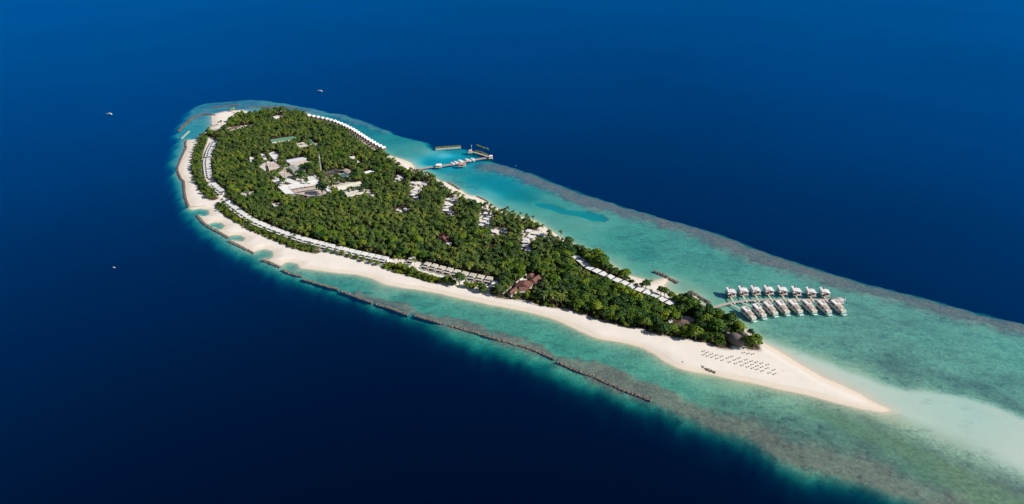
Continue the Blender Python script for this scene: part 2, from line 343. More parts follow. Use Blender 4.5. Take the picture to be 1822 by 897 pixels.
V = np.stack([X, Y, z], -1).reshape(-1, 3)
idx = np.arange(nx*ny).reshape(ny, nx)
F = np.stack([idx[:-1, :-1], idx[:-1, 1:], idx[1:, 1:], idx[1:, :-1]], -1).reshape(-1, 4)
def npmesh(name, V, F):
    me = bpy.data.meshes.new(name); me.vertices.add(len(V)); me.vertices.foreach_set('co', V.astype(np.float32).ravel())
    k = F.shape[1]; me.loops.add(F.size); me.loops.foreach_set('vertex_index', F.astype(np.int32).ravel())
    me.polygons.add(len(F)); me.polygons.foreach_set('loop_start', np.arange(len(F), dtype=np.int32)*k)
    me.update(calc_edges=True); return me
tm = npmesh('ground', V, F)
tm.polygons.foreach_set('use_smooth', np.ones(len(F), bool))
for nm, a in (('reef', reef), ('alg', alg), ('veg', veg), ('deep', deep), ('edge', edge), ('bright', bright), ('tail', tail)):
    at = tm.attributes.new(nm, 'FLOAT', 'POINT'); at.data.foreach_set('value', a.astype(np.float32).ravel())
ground = link('ground', tm); tag(ground, 'pale coral sand island and seabed with brown reef flats', 'ground', kind='structure')

m, t, b = nodes('sand_and_reef'); tm.materials.append(m)
sep = N(t, 'ShaderNodeSeparateXYZ'); geo = N(t, 'ShaderNodeNewGeometry'); t.links.new(geo.outputs['Position'], sep.inputs[0])
zz = sep.outputs['Z']
def mr(v, a, b2, c=0., d=1.):
    q = N(t, 'ShaderNodeMapRange'); q.inputs[1].default_value = a; q.inputs[2].default_value = b2; q.inputs[3].default_value = c; q.inputs[4].default_value = d
    t.links.new(v, q.inputs[0]); return q.outputs[0]
dry = ramp(t, noise(t, .03, 6), [(.3, (.76, .69, .62)), (.7, (.82, .75, .68))])
wet = ramp(t, noise(t, .05, 5), [(.3, (.70, .60, .48)), (.7, (.74, .64, .52))])
sub = ramp(t, noise(t, .02, 8, .65), [(.3, (.46, .44, .28)), (.7, (.60, .57, .37))])
sub = mixc(t, attr(t, 'bright'), sub, (.60, .80, .86))
sub = mixc(t, math_(t, 'MULTIPLY', attr(t, 'tail'), .55), sub, (.72, .72, .60))
c = mixc(t, mr(zz, .25, 1.35), wet, dry)
c = mixc(t, mr(zz, -.25, .02, 1, 0), c, sub)
n1 = noise(t, .035, 12, .72); n2 = noise(t, .22, 6, .75); n3 = noise(t, .45, 3, .8)
rc = ramp(t, n2, [(.32, (.07, .07, .05)), (.5, (.19, .165, .115)), (.66, (.40, .34, .25))])
rc2 = mixc(t, ramp(t, n3, [(.35, (0, 0, 0)), (.65, (1, 1, 1))]), rc, (.25, .185, .125))
ra = attr(t, 'reef')
mask = mr(math_(t, 'ADD', math_(t, 'MULTIPLY', ra, 1.15), math_(t, 'MULTIPLY', math_(t, 'SUBTRACT', n1, .5), 1.7)), .25, .85)
mask2 = math_(t, 'MULTIPLY', mask, mr(math_(t, 'ADD', n2, math_(t, 'MULTIPLY', ra, .45)), .40, .70, .25, 1.))
n4 = noise(t, .09, 8, .8); streak = N(t, 'ShaderNodeMapping'); tcs = N(t, 'ShaderNodeTexCoord'); t.links.new(tcs.outputs['Object'], streak.inputs[0]); streak.inputs['Rotation'].default_value = (0, 0, R(42)); streak.inputs['Scale'].default_value = (.7, 1.5, 1)
n5 = N(t, 'ShaderNodeTexNoise'); n5.inputs['Scale'].default_value = .05; n5.inputs['Detail'].default_value = 9; n5.inputs['Roughness'].default_value = .72; t.links.new(streak.outputs[0], n5.inputs['Vector'])
mask3 = math_(t, 'MULTIPLY', math_(t, 'MULTIPLY', mask2, mr(ra, .03, .9, .25, 1.)), math_(t, 'MAXIMUM', mr(noise(t, .016, 8, .7), .46, .62, 1, .4), mr(ra, .86, .97)))
c = mixc(t, mr(math_(t, 'MULTIPLY', n5.outputs[0], mr(ra, 0, .25, .92, 1.08)), .53, .70, 0, .6), c, (.17, .20, .14))
n6 = noise(t, .30, 2, .8)
c = mixc(t, math_(t, 'MULTIPLY', mr(n6, .48, .66, 0, .55), mr(ra, .0, .2)), c, (.24, .25, .17))
c = mixc(t, math_(t, 'MULTIPLY', mr(n6, .46, .3, 0, .35), mr(ra, .0, .2)), c, (.80, .78, .62))
c = mixc(t, mask3, c, rc2)
c = mixc(t, math_(t, 'MULTIPLY', mr(ra, .1, .6), mr(n4, .53, .66, 0, .8)), c, (.07, .075, .05))
c = mixc(t, math_(t, 'MULTIPLY', attr(t, 'edge'), .8), c, (.62, .55, .30))
tl = math_(t, 'SUBTRACT', 1.0, math_(t, 'MULTIPLY', math_(t, 'ABSOLUTE', math_(t, 'SUBTRACT', math_(t, 'ADD', zz, math_(t, 'MULTIPLY', noise(t, .03, 3), .35)), .95)), 14.0), True)
beach = mixc(t, mr(zz, .25, 1.35), wet, dry)
beach = mixc(t, math_(t, 'MULTIPLY', math_(t, 'MULTIPLY', tl, mr(noise(t, .012, 3), .45, .6)), .45), beach, (.34, .28, .21))
beach = mixc(t, mr(noise(t, .35, 5, .7), .35, .7, 0, .14), beach, (.50, .43, .37))
c = mixc(t, mr(zz, -.25, .1), c, beach)
ag = ramp(t, n2, [(.3, (.17, .16, .07)), (.7, (.42, .40, .2))])
c = mixc(t, math_(t, 'MULTIPLY', attr(t, 'alg'), mr(n1, .35, .6, .6, .95)), c, ag)
soil = ramp(t, noise(t, .2, 4), [(.35, (.045, .035, .02)), (.7, (.12, .09, .055))])
c = mixc(t, attr(t, 'veg'), c, soil)
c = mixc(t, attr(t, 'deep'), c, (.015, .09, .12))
t.links.new(c, b.inputs['Base Color']); b.inputs['Roughness'].default_value = .95; b.inputs['Specular IOR Level'].default_value = .1

# ------------------------------------------------------------------ water body
wb = MB().box(0, 18500, -120, 43000, 42000, 120)
water = wb.build('water', 'dark'); tag(water, 'blue sea turning turquoise over the lagoon and reef', 'sea', kind='structure')
m = bpy.data.materials.new('sea_water'); m.use_nodes = True; t = m.node_tree; t.nodes.clear(); water.data.materials[0] = m
out = N(t, 'ShaderNodeOutputMaterial'); tr = N(t, 'ShaderNodeBsdfTransparent'); df = N(t, 'ShaderNodeBsdfDiffuse'); gl = N(t, 'ShaderNodeBsdfGlossy')
df.inputs[0].default_value = (.0008, .035, .19, 1)
gl.inputs['Color'].default_value = (.0, .37, 1, 1); gl.inputs['Roughness'].default_value = .27
bump = N(t, 'ShaderNodeBump'); bump.inputs['Strength'].default_value = .35; bump.inputs['Distance'].default_value = .6
t.links.new(noise(t, .12, 6, .6), bump.inputs['Height']); t.links.new(bump.outputs[0], gl.inputs['Normal'])
m1 = N(t, 'ShaderNodeMixShader'); m1.inputs[0].default_value = .08
t.links.new(tr.outputs[0], m1.inputs[1]); t.links.new(df.outputs[0], m1.inputs[2])
fr = N(t, 'ShaderNodeFresnel'); fr.inputs[0].default_value = 1.33
gw = N(t, 'ShaderNodeNewGeometry'); front = math_(t, 'SUBTRACT', 1.0, gw.outputs['Backfacing'])
m2 = N(t, 'ShaderNodeMixShader'); t.links.new(math_(t, 'MULTIPLY', math_(t, 'MULTIPLY', fr.outputs[0], front), .9, True), m2.inputs[0])
t.links.new(m1.outputs[0], m2.inputs[1]); t.links.new(gl.outputs[0], m2.inputs[2])
# blue sheen added on top of the Fresnel reflection, stronger at low view angles
dt = N(t, 'ShaderNodeVectorMath', operation='DOT_PRODUCT'); t.links.new(gw.outputs['Incoming'], dt.inputs[0]); t.links.new(gw.outputs['Normal'], dt.inputs[1])
q1 = math_(t, 'POWER', math_(t, 'SUBTRACT', 1.0, dt.outputs['Value'], True), 3.0); xx = math_(t, 'MULTIPLY', q1, 1.75)
fac = math_(t, 'DIVIDE', xx, math_(t, 'ADD', 1.0, math_(t, 'MULTIPLY', xx, .5)))
ex = math_(t, 'MULTIPLY', math_(t, 'SUBTRACT', fac, math_(t, 'MULTIPLY', fr.outputs[0], .9), True), front)
ex = math_(t, 'MULTIPLY', ex, mr(noise(t, .0016, 4, .55), .3, .7, .88, 1.12))
ex = math_(t, 'MULTIPLY', ex, mr(noise(t, .02, 6, .7), .3, .7, .94, 1.06))
g2 = N(t, 'ShaderNodeBsdfGlossy'); g2.inputs['Roughness'].default_value = .3; t.links.new(bump.outputs[0], g2.inputs['Normal'])
t.links.new(mixc(t, ex, (0, 0, 0), (.0, .37, 1)), g2.inputs['Color'])
ad = N(t, 'ShaderNodeAddShader'); t.links.new(m2.outputs[0], ad.inputs[0]); t.links.new(g2.outputs[0], ad.inputs[1]); t.links.new(ad.outputs[0], out.inputs[0])
va = N(t, 'ShaderNodeVolumeAbsorption'); va.inputs[0].default_value = (0, .78, .79, 1); va.inputs[1].default_value = .24
t.links.new(va.outputs[0], out.inputs['Volume'])

def zat(x, y):
    a = terrain(np.array([[x]]), np.array([[y]]))[0][0, 0]; return float(a)
gz = z
def gh(x, y):   # ground height from the grid
    i = min(max(np.searchsorted(gx, x)-1, 0), nx-2); j = min(max(np.searchsorted(gy, y)-1, 0), ny-2)
    return float(gz[j:j+2, i:i+2].mean())

VIS = []   # photo regions where a building shows through the crowns: no tree may cover them
CLEAR = [] # (x, y, r) footprints
# ------------------------------------------------------------------ rock breakwaters
def breakwater(pts, hw, h, mat, label, name='breakwater', cat='breakwater', group=None, px=True, step=1.5):
    g = GP(pts) if px else pts; mb = MB()
    for (x1, y1), (x2, y2) in zip(g, g[1:]):
        L = math.hypot(x2-x1, y2-y1); n = max(2, int(L/step)); ux, uy = (x2-x1)/L, (y2-y1)/L
        k = max(2, int(2*hw/1.5))
        for i in range(n):
            for j in range(k):
                o = (j+.5)/k*2-1; s = (i+random.random())/n*L
                zc = h*(1-abs(o)**1.5*.9)-.4+random.uniform(-.3, .3)
                mb.rock(x1+ux*s-uy*o*hw, y1+uy*s+ux*o*hw, zc, random.uniform(.65, 1.75), .85)
        for i in range(max(1, int(n/2))):   # packed core
            s = (i+.5)/max(1, int(n/2))*L
            mb.box(x1+ux*s, y1+uy*s, -3.0, L/max(1, int(n/2))+.1, hw*1.7, 2.6+h*.35, math.atan2(uy, ux))
    o = mb.build(name, mat); tag(o, label, cat, group); return o
BW = [[(349.4,382.8),(357,390),(363.6,398.7),(373.6,405),(390,413.7),(407,423.7)],[(407,428.8),(424,437),(440,445),(452,451)],[(467,462.4),(481,468),(499,476)],[(502,480.5),(518,487),(537,492)],
[(539,497),(567.6,505.6),(602,515)],[(606.6,518),(634.5,528.5),(662,538.5)],[(669,541),(698.6,550),(726,560)],[(739,562),(764,569),(790.5,576.7)],[(799,579),(825,586),(852,593)],[(856,595),(886,604),(916,612.4)],
[(923,614),(956,625),(987,639)],[(993,644.5),(1023,658),(1054.5,669.5)],[(1058.7,671.5),(1104,692),(1158.5,712.7)]]
for i, p in enumerate(BW):
    breakwater(p, 2.1, .9, 'rock', f'low brown rock breakwater, {ordw(i)} from the far western end of the broken offshore line', group='rock breakwaters along the near shore')
breakwater([(1165,482.7),(1180.7,490),(1195.7,498.6),(1206.6,503.6)], 2.8, 1.2, 'rock', 'short rock breakwater off the lagoon beach with a sand bar reaching it', group='lagoon breakwaters')
breakwater([(1228,518.6),(1246,530),(1264,540)], 2.8, 1.2, 'rock', 'short dark rock breakwater beside the start of the villa jetty', group='lagoon breakwaters')
breakwater([(797,325),(808,331),(818,338)], 2.0, 1.3, 'rock', 'dark rocks lining a sandy bulge of beach below the harbour jetty', group='shore rocks')
breakwater([(849,350),(858,354),(867,359)], 1.8, 1.3, 'rock', 'small dark rock bank on the sandy corner facing the lagoon', group='shore rocks')
breakwater([(317.6,233.6),(328.5,222),(343.5,210),(360,203.5),(373.6,203.5),(384,206)], 2.6, 1.5, 'red_rock', 'curved rock breakwater enclosing the shallow pool at the far northwest tip')
breakwater([(378.6,191.6),(397,189.2),(412,188),(425,187.8)], 2.2, 1.6, 'red_rock', 'reddish rock bank standing in the reef shallows behind the white beach')
breakwater([(440.5,191.6),(457,190.2),(474,190.2),(490.7,190.5),(512,191.5),(531,192.4)], 1.8, 1.1, 'rock', 'long thin dark breakwater off the tree-covered far shore')
breakwater([(336,369),(330,353),(328,338.5),(327,323),(321,317),(316,305),(316,298),(321,285),(326,274),(331,264),(330,254),(332,250)], 1.6, 1.4, 'red_rock', 'winding reddish rock seawall along the white western beach', 'seawall', 'seawall')
breakwater([(1212,645.5),(1217,646),(1222,647)], 2.4, .9, 'rock', 'small heap of dark rocks on the wet sand below the umbrellas', 'rock_heap', 'rocks')
breakwater([(1246.5,651.5),(1256,657),(1265,661),(1272,664)], 2.6, 1.0, 'rock', 'long heap of dark brown rocks on the sand below the umbrellas', 'rock_heap', 'rocks')
g1 = breakwater([(848,258.5),(855,261.5),(861,263.5)], 2.2, 1.6, 'green_rock', 'mossy green rocks rising from blue water beyond the jetty arm', 'rock_heap', 'rocks')
g2 = breakwater([(863,263),(869,265.5)], 2.0, 1.0, 'green_rock', 'low mossy rocks at the seaward end of the harbour entrance', 'rock_heap', 'rocks')
# groynes
def strip(mb, pts, w, z0, z1):
    for a, b2 in zip(pts, pts[1:]):
        L = math.dist(a, b2); mb.box((a[0]+b2[0])/2, (a[1]+b2[1])/2, z0, L+w*.25, w, z1-z0, math.atan2(b2[1]-a[1], b2[0]-a[0]))
    return mb
def smooth(pts, n=3):
    for _ in range(n):
        q = [pts[0]]
        for a, b2 in zip(pts, pts[1:]):
            q += [(a[0]*.75+b2[0]*.25, a[1]*.75+b2[1]*.25), (a[0]*.25+b2[0]*.75, a[1]*.25+b2[1]*.75)]
        pts = q+[pts[-1]]
    return pts
def strip_solid(mb, pts, w, z0, z1):   # continuous deck
    v = []; n = len(pts)
    for i, p in enumerate(pts):
        a = pts[max(i-1, 0)]; b2 = pts[min(i+1, n-1)]; L = math.dist(a, b2); tx, ty = (b2[0]-a[0])/L, (b2[1]-a[1])/L
        for s in (-1, 1):
            for zq in (z0, z1): v.append((p[0]-ty*s*w/2, p[1]+tx*s*w/2, zq))
    f = [(0, 1, 3, 2), (4*n-4, 4*n-2, 4*n-1, 4*n-3)]
    for i in range(n-1):
        k = 4*i; f += [(k+1, k+5, k+7, k+3), (k, k+2, k+6, k+4), (k, k+4, k+5, k+1), (k+2, k+3, k+7, k+6)]
    return mb.add(v, f)
o = strip_solid(MB(), GP([(335,369.5),(350,369),(364,367),(376,364)]), 2.2, -2, 1.5).build('groyne', 'concrete'); tag(o, 'low grey groyne crossing the beach at the southwest end of the seawall', 'groyne')
o = strip_solid(MB(), GP([(323,247),(330,240),(337,233.8)]), 3.2, -2, 1.4).build('groyne', 'concrete'); tag(o, 'pale concrete groyne at the mouth of the northwest beach pool', 'groyne')
o = strip_solid(MB(), GP([(404,198),(415,201),(426,206)]), 1.6, .2, 2.0).build('groyne', 'dark_wood'); tag(o, 'thin dark groyne lying across the far white beach', 'groyne')

# ------------------------------------------------------------------ generic buildings
def win_rows(parent, poly, z0, z1, off=.06):
    n = len(poly); a = sum(poly[i][0]*poly[(i+1) % n][1]-poly[(i+1) % n][0]*poly[i][1] for i in range(n))
    if a < 0: poly = poly[::-1]
    for i in range(n):
        (x1, y1), (x2, y2) = poly[i], poly[(i+1) % n]; L = math.dist(poly[i], poly[(i+1) % n])
        ang = math.atan2(y2-y1, x2-x1)
        if L > 5: MB().box((x1+x2)/2, (y1+y2)/2, z0, L-2.5, off*2, z1-z0, ang).build('window', 'glass', parent)
def inset(poly, d):
    cx = sum(p[0] for p in poly)/len(poly); cy = sum(p[1] for p in poly)/len(poly); out = []
    for x, y in poly:
        L = math.hypot(x-cx, y-cy); k = max(.3, 1-d*1.3/L); out.append((cx+(x-cx)*k, cy+(y-cy)*k))
    return out
def building(pxpoly, h, roof, label, name='resort_building', cat='building', wall='white_wall', gable=False, slots=(), base=1.3, vis=True, extras=0, rise=2.2):
    g = GP(pxpoly, h+base); cx = sum(p[0] for p in g)/len(g); cy = sum(p[1] for p in g)/len(g)
    r = thing(name, label, cat, (cx, cy, 0)); g = [(x-cx, y-cy) for x, y in g]
    wl = inset(g, .6)
    MB().prism(wl, base-1, base+h).build('wall', wall, r)
    win_rows(r, wl, base+.9, base+2.3)
    if gable:
        # long-axis box from quad
        a, b2, c2, d = g; L1 = (math.dist(a, b2)+math.dist(c2, d))/2; L2 = (math.dist(b2, c2)+math.dist(d, a))/2
        if L1 >= L2: ang = math.atan2((b2[1]-a[1]+c2[1]-d[1]), (b2[0]-a[0]+c2[0]-d[0])); sx, sy = L1, L2
        else: ang = math.atan2((c2[1]-b2[1]+d[1]-a[1]), (c2[0]-b2[0]+d[0]-a[0])); sx, sy = L2, L1
        rf = MB().gable(0, 0, base+h+.005, sx, sy, min(rise, sy*.25), ang, th=.2).build('roof', roof, r)
    else:
        mb = MB().prism(g, base+h+.005, base+h+.45); rf = mb.build('roof', roof, r)
        # parapet
        pb = MB(); n = len(g)
        for i in range(n):
            a, b2 = g[i], g[(i+1) % n]; L = math.dist(a, b2)
            if L > 1: pb.box((a[0]+b2[0])/2*.985, (a[1]+b2[1])/2*.985, base+h+.455, L*.97, .3, .45, math.atan2(b2[1]-a[1], b2[0]-a[0]))
        pb.build('parapet', 'white_wall', rf)
        for e in range(extras):
            u, v = random.random()*.5+.25, random.random()*.5+.25
            x = (g[0][0]*(1-u)+g[1][0]*u)*(1-v)+(g[-1][0]*(1-u)+g[min(2, len(g)-1)][0]*u)*v
            y = (g[0][1]*(1-u)+g[1][1]*u)*(1-v)+(g[-1][1]*(1-u)+g[min(2, len(g)-1)][1]*u)*v
            MB().box(x, y, base+h+.455, random.uniform(1.5, 2.6), random.uniform(1.2, 2), random.uniform(.8, 1.4), random.random()).build('roof_unit', 'grey_roof', rf)
    for sl in slots:
        q = [(x-cx, y-cy) for x, y in GP(sl, h+base)]
        MB().prism(q, base+h+.40, base+h+.47).build('opening_shade', 'dark', rf)  # dark sheet on the closed roof stands in for an opening's shade
    if vis: VIS.append(pxpoly)
    return r
z4 = lambda *p: Z(420, 230, p)
building(z4((440,615),(680,572),(905,532),(1030,658),(980,664),(882,582),(720,604),(560,628),(585,652),(628,690),(520,690)), 5.5, 'white_roof', 'largest flat white roofed hall wrapping a sunken court in the middle of the wood', extras=2)
building(z4((578,634),(730,612),(876,590),(965,668),(940,698),(760,712),(640,690)), 3.6, 'pink_roof', 'low pinkish beige roof inside the elbow of the largest white hall',
         slots=(z4((590,640),(740,618),(872,597),(880,604),(745,626),(600,648)), z4((640,672),(800,648),(915,628),(920,636),(800,658),(648,680))), extras=7)
building(z4((455,470),(545,450),(620,510),(510,528)), 5, 'pink_roof', 'pinkish white flat roofed block just west of a round dark tree', extras=3)
building(z4((370,555),(470,535),(560,524),(680,568),(610,590),(520,556),(430,575)), 4.5, 'white_roof', 'bent pale roof between the pinkish block and the largest white hall')
building(z4((552,398),(660,378),(722,448),(628,478)), 6, 'grey_roof', 'grey gable roofed shed below the two long parallel roofs', gable=True)
building(z4((510,332),(738,290),(750,318),(560,352)), 5.5, 'metal_roof', 'long bluish metal roofed shed, upper of two parallel roofs', gable=True)
building(z4((565,362),(782,325),(792,348),(580,392)), 5, 'pink_roof', 'long beige roofed shed, lower of two parallel roofs', gable=True)
building(z4((330,360),(405,348),(485,405),(350,432)), 8, 'pink_roof', 'tall square building with a pinkish flat roof and shaded brown wall', wall='pink_roof', extras=4)
building(z4((250,405),(318,388),(345,430),(300,440)), 4, 'cream_roof', 'low cream roof attached beside the tall pinkish building')
building(z4((262,268),(300,260),(328,318),(295,322)), 5, 'white_roof', 'narrow white roof left of the two grey bare trees')
building(z4((350,262),(405,240),(455,270),(430,345),(385,310)), 6, 'white_roof', 'bright white many sided roof above the tall pinkish building', extras=2)
building(z4((145,302),(180,290),(195,320),(150,352)), 4.5, 'white_roof', 'small lone white roof west of the resort service area')
building(z4((350,112),(632,70),(640,100),(380,142)), 5, 'green_roof', 'long green roofed shed with a pale ridge in the northern wood', gable=True, rise=3)
building(z4((640,158),(720,140),(775,180),(668,192)), 5, 'cream_roof', 'cream roofed house east of the long green shed')
building(z4((765,122),(805,112),(838,150),(788,160)), 5, 'green_roof', 'small green roofed house behind the cream roofed house', gable=True)
building(z4((832,158),(868,153),(880,178),(850,182)), 4, 'cream_roof', 'tiny cream hut next to the small green roof')
building(z4((1055,605),(1318,555),(1326,580),(1085,640)), 6, 'cream_roof', 'long cream gabled hall east of the largest white roof', gable=True)
building(z4((1165,688),(1375,640),(1470,700),(1440,715),(1362,672),(1180,715)), 4.5, 'cream_roof', 'cream L shaped roof half hidden by trees, southeast of the cream hall')
building(z4((1143,440),(1180,422),(1268,465),(1205,482)), 5.5, 'pink_roof', 'pink twin pitched roof east of the dark sports court', gable=True)
building(z4((1092,482),(1150,470),(1200,500),(1150,520)), 4, 'teal_roof', 'dark teal roofed shed under the pink twin roof')
building(z4((1340,460),(1460,430),(1480,450),(1385,476)), 5, 'white_roof', 'long white roof in trees northeast of the dark court', gable=True)
building(z4((750,500),(825,500),(868,545),(775,552)), 4.5, 'white_roof', 'white flat roof wing behind the largest hall', vis=True)
building(z4((1205,298),(1262,288),(1282,300),(1230,318)), 4, 'white_roof', 'small white roof of the northern pair by the lagoon trees')
building(z4((1290,335),(1318,345),(1322,365),(1290,358)), 4, 'white_roof', 'narrow white hut below the northern pair by the lagoon trees')
building(z4((1262,290),(1318,294),(1310,310),(1270,306)), 4, 'white_roof', 'thin white roof right of the northern pair by the lagoon trees')
building(z4((940,540),(1020,540),(1000,560),(955,556)), 3.5, 'cream_roof', 'small cream roof at the foot of the antenna mast clearing')
building(Z(290,160,[(1168,290),(1270,265),(1280,280),(1190,305)]), 4, 'white_roof', 'slim white roof near the far northern treeline')
building(Z(360,180,[(590,640),(720,600),(760,625),(640,675)],13), 4, 'brown_roof', 'reddish brown roof beside the far white beach', gable=True)
building(Z(360,180,[(740,600),(860,575),(900,600),(790,625)],13), 4, 'brown_roof', 'brown roof next to the sandy yard at the northwest end', gable=True)
building(Z(360,180,[(250,640),(400,640),(430,660),(240,670)],13), 3.5, 'beige_roof', 'pale beach pavilion at the northwest corner of the wood')
building(z4((385,795),(460,790),(470,815),(400,822)), 4, 'cream_roof', 'lone cream roof in the wood southwest of the largest hall')
building(z4((50,685),(110,678),(115,698),(62,705)), 4, 'cream_roof', 'small cream roof behind the western villa row')
building(z4((130,676),(185,672),(190,690),(140,695)), 4, 'cream_roof', 'second small cream roof behind the western villa row, east one')
# dark court
o = MB().prism(GP(z4((925,470),(1125,422),(1140,450),(945,490))), 1.9, 2.1).build('sports_court', 'court'); tag(o, 'dark grey sports court beside the antenna mast', 'court'); VIS.append(z4((925,470),(1125,422),(1140,450),(945,490)))
# antenna mast
mx, my = G(572.5, 313, 1.5); r = thing('antenna_mast', 'tall pale lattice antenna mast above the service buildings', 'mast', (mx, my, 1.4))
mb = MB()
for k in range(3):
    a = k*2.09; mb.add(*(lambda x, y: ([(x-.15, y-.15, 0), (x+.15, y-.15, 0), (x+.15, y+.15, 0), (x-.15, y+.15, 0)]+[(x*.3+dx, y*.3+dy, 42) for dx, dy in ((-.1, -.1), (.1, -.1), (.1, .1), (-.1, .1))], [(0, 1, 5, 4), (1, 2, 6, 5), (2, 3, 7, 6), (3, 0, 4, 7), (4, 5, 6, 7)]))(1.4*math.cos(a), 1.4*math.sin(a)))
for i in range(20):
    q = 1.4*(1-.7*i/20); mb.cone(0, 0, i*2.1, i*2.1+.16, q, q, 3)
mb.build('lattice', 'hull', r); MB().cone(0, 0, 36, 38, .9, .9, 8).cone(0, 0, 41, 46, .12, .06, 5).build('aerial', 'hull', r)
VIS.append([(571,284),(574,284),(574,303),(571,303)])

# brown tiled restaurant
def wing(parent, quad, h, rise, mat, base=1.3, ridge=None):
    g = GP(quad, h+base); cx, cy = parent.location[:2]; g = [(x-cx, y-cy) for x, y in g]
    a, b2, c2, d = g; m1 = ((a[0]+d[0])/2, (a[1]+d[1])/2); m2 = ((b2[0]+c2[0])/2, (b2[1]+c2[1])/2)
    hz = base+h; ri = .12
    r1 = (m1[0]*(1-ri)+m2[0]*ri, m1[1]*(1-ri)+m2[1]*ri, hz+rise); r2 = (m1[0]*ri+m2[0]*(1-ri), m1[1]*ri+m2[1]*(1-ri), hz+rise)
    v = [(*p, hz) for p in g]+[r1, r2]
    MB().prism(inset(g, 1.0), base-1, hz-.01).build('wall', 'white_wall', parent)
    MB().add(v, [(0, 1, 5, 4), (2, 3, 4, 5), (1, 2, 5), (3, 0, 4), (3, 2, 1, 0)]).build('roof', mat, parent)
    VIS.append(quad)
zr = lambda *p: Z(890, 470, p, 14.95)
cx, cy = G(932, 507); r = thing('restaurant', 'large reddish brown roofed restaurant of angled wings near the southern beach', 'restaurant', (cx, cy, 0))
wing(r, zr((180,760),(400,570),(480,700),(290,835)), 5, 3, 'tile_roof')
wing(r, zr((390,560),(500,440),(900,500),(800,640)), 5.5, 3.6, 'tile_roof')
wing(r, zr((440,600),(770,600),(760,690),(500,700)), 4.4, 2.4, 'tile_roof')
wing(r, zr((690,460),(1010,265),(1110,400),(960,520)), 6, 4.2, 'tile_roof')
wing(r, zr((670,320),(720,265),(960,265),(860,350)), 4.5, 2.5, 'tile_roof')
MB().prism([(x-cx, y-cy) for x, y in GP(zr((480,430),(600,380),(720,410),(660,455)), 1.5)], 1.0, 1.9).build('terrace', 'deck_light', r)
strip_solid(MB(), [(x-cx, y-cy) for x, y in GP(zr((60,800),(380,545),(560,390),(720,262)), 2)], 1.4, 1.0, 3.2).build('side_wall', 'white_wall', r)
VIS.append(zr((480,430),(600,380),(720,410),(660,455)))
cx, cy = G(790, 425); r = thing('brown_roof_house', 'small reddish brown roofed house alone in the palm wood', 'house', (cx, cy, 0))
wing(r, [(779,425),(783,415),(799,421),(796,431)], 5, 4, 'tile_roof')
wing(r, [(793,433),(797,429),(805,432),(802,438)], 3, .4, 'cream_roof')
cx, cy = G(1218, 578); r = thing('tip_restaurant', 'brown hipped roof with pinkish terraces near the island tip', 'restaurant', (cx, cy, 0))
wing(r, [(1194,579),(1199,572),(1226,571),(1229,577)], 5, 3.5, 'brown_roof')
MB().prism([(x-cx, y-cy) for x, y in GP([(1212,563.5),(1224,562),(1237,568),(1234,573),(1212,571)], 4.3)], 1, 4.3).build('terrace', 'pink_roof', r); VIS.append([(1212,563.5),(1224,562),(1237,568),(1234,573),(1212,571)])
MB().prism([(x-cx, y-cy) for x, y in GP([(1187,568),(1196,568),(1197,575),(1192,576)], 4)], 1, 4).build('side_terrace', 'white_roof', r); VIS.append([(1187,568),(1196,568),(1197,575),(1192,576)])

# thatched domes near the tip (elongated shells)
def dome(px, py, L, Wd, H, rot, label, zb=1.5):
    x, y = G(px, py); r = thing('thatched_pavilion', label, 'pavilion', (x, y, zb), rot, 'dark thatched pavilions at the island tip'); v = []; n = 18; k = 7
    for j in range(k+1):
        t2 = j/k; zz2 = 2.4+H*(1-(1-t2)**1.7*1.0) if j else 2.2; rr = math.cos(t2*math.pi/2)**.75 if j < k else .05
        for i in range(n):
            a = 2*math.pi*i/n; v.append((rr*L*math.cos(a), rr*Wd*math.sin(a), zz2+H*.18*math.cos(a)*(1-t2)))
    f = [tuple(range(n-1, -1, -1)), tuple(range(k*n, (k+1)*n))]
    for j in range(k): f += [(j*n+i, j*n+(i+1) % n, (j+1)*n+(i+1) % n, (j+1)*n+i) for i in range(n)]
    MB().add(v, f).build('roof', 'thatch', r, True)
    for i in range(8):
        a = math.pi*2*i/8; MB().cone(.78*L*math.cos(a), .78*Wd*math.sin(a), -.5, 2.3, .18, .15, 6).build('post', 'dark_wood', r)
    VIS.append([(px-FPX*0+dx*s, py-8+dy) for dx, dy, s in ((-L*.9, -6, 1), (L*.9, -6, 1), (L*.9, 6, 1), (-L*.9, 6, 1))])
dome(1308, 612, 12.5, 8.0, 9.5, R(-58), 'larger dark thatched dome roof opening onto the beach with umbrellas')
dome(1322, 606, 9.0, 5.0, 7.0, R(-52), 'smaller brown thatched dome roof behind the larger one')
dome(1293, 603, 6.0, 4.0, 6.0, R(-60), 'smallest thatched roof peeping from trees left of the larger dome')

# ------------------------------------------------------------------ villa kinds
def along(pts_px, spacing, z=0.0, n=None):
    g = GP(pts_px, z); L = [0]
    for a, b2 in zip(g, g[1:]): L.append(L[-1]+math.dist(a, b2))
    tot = L[-1]; n = n or max(2, round(tot/spacing)+1); out = []
    for i in range(n):
        s = tot*i/(n-1); j = max(k for k in range(len(L)-1) if L[k] <= s+1e-6); t2 = (s-L[j])/(L[j+1]-L[j])
        a, b2 = g[j], g[j+1]; out.append((a[0]+(b2[0]-a[0])*t2, a[1]+(b2[1]-a[1])*t2, math.atan2(b2[1]-a[1], b2[0]-a[0])))
    return out
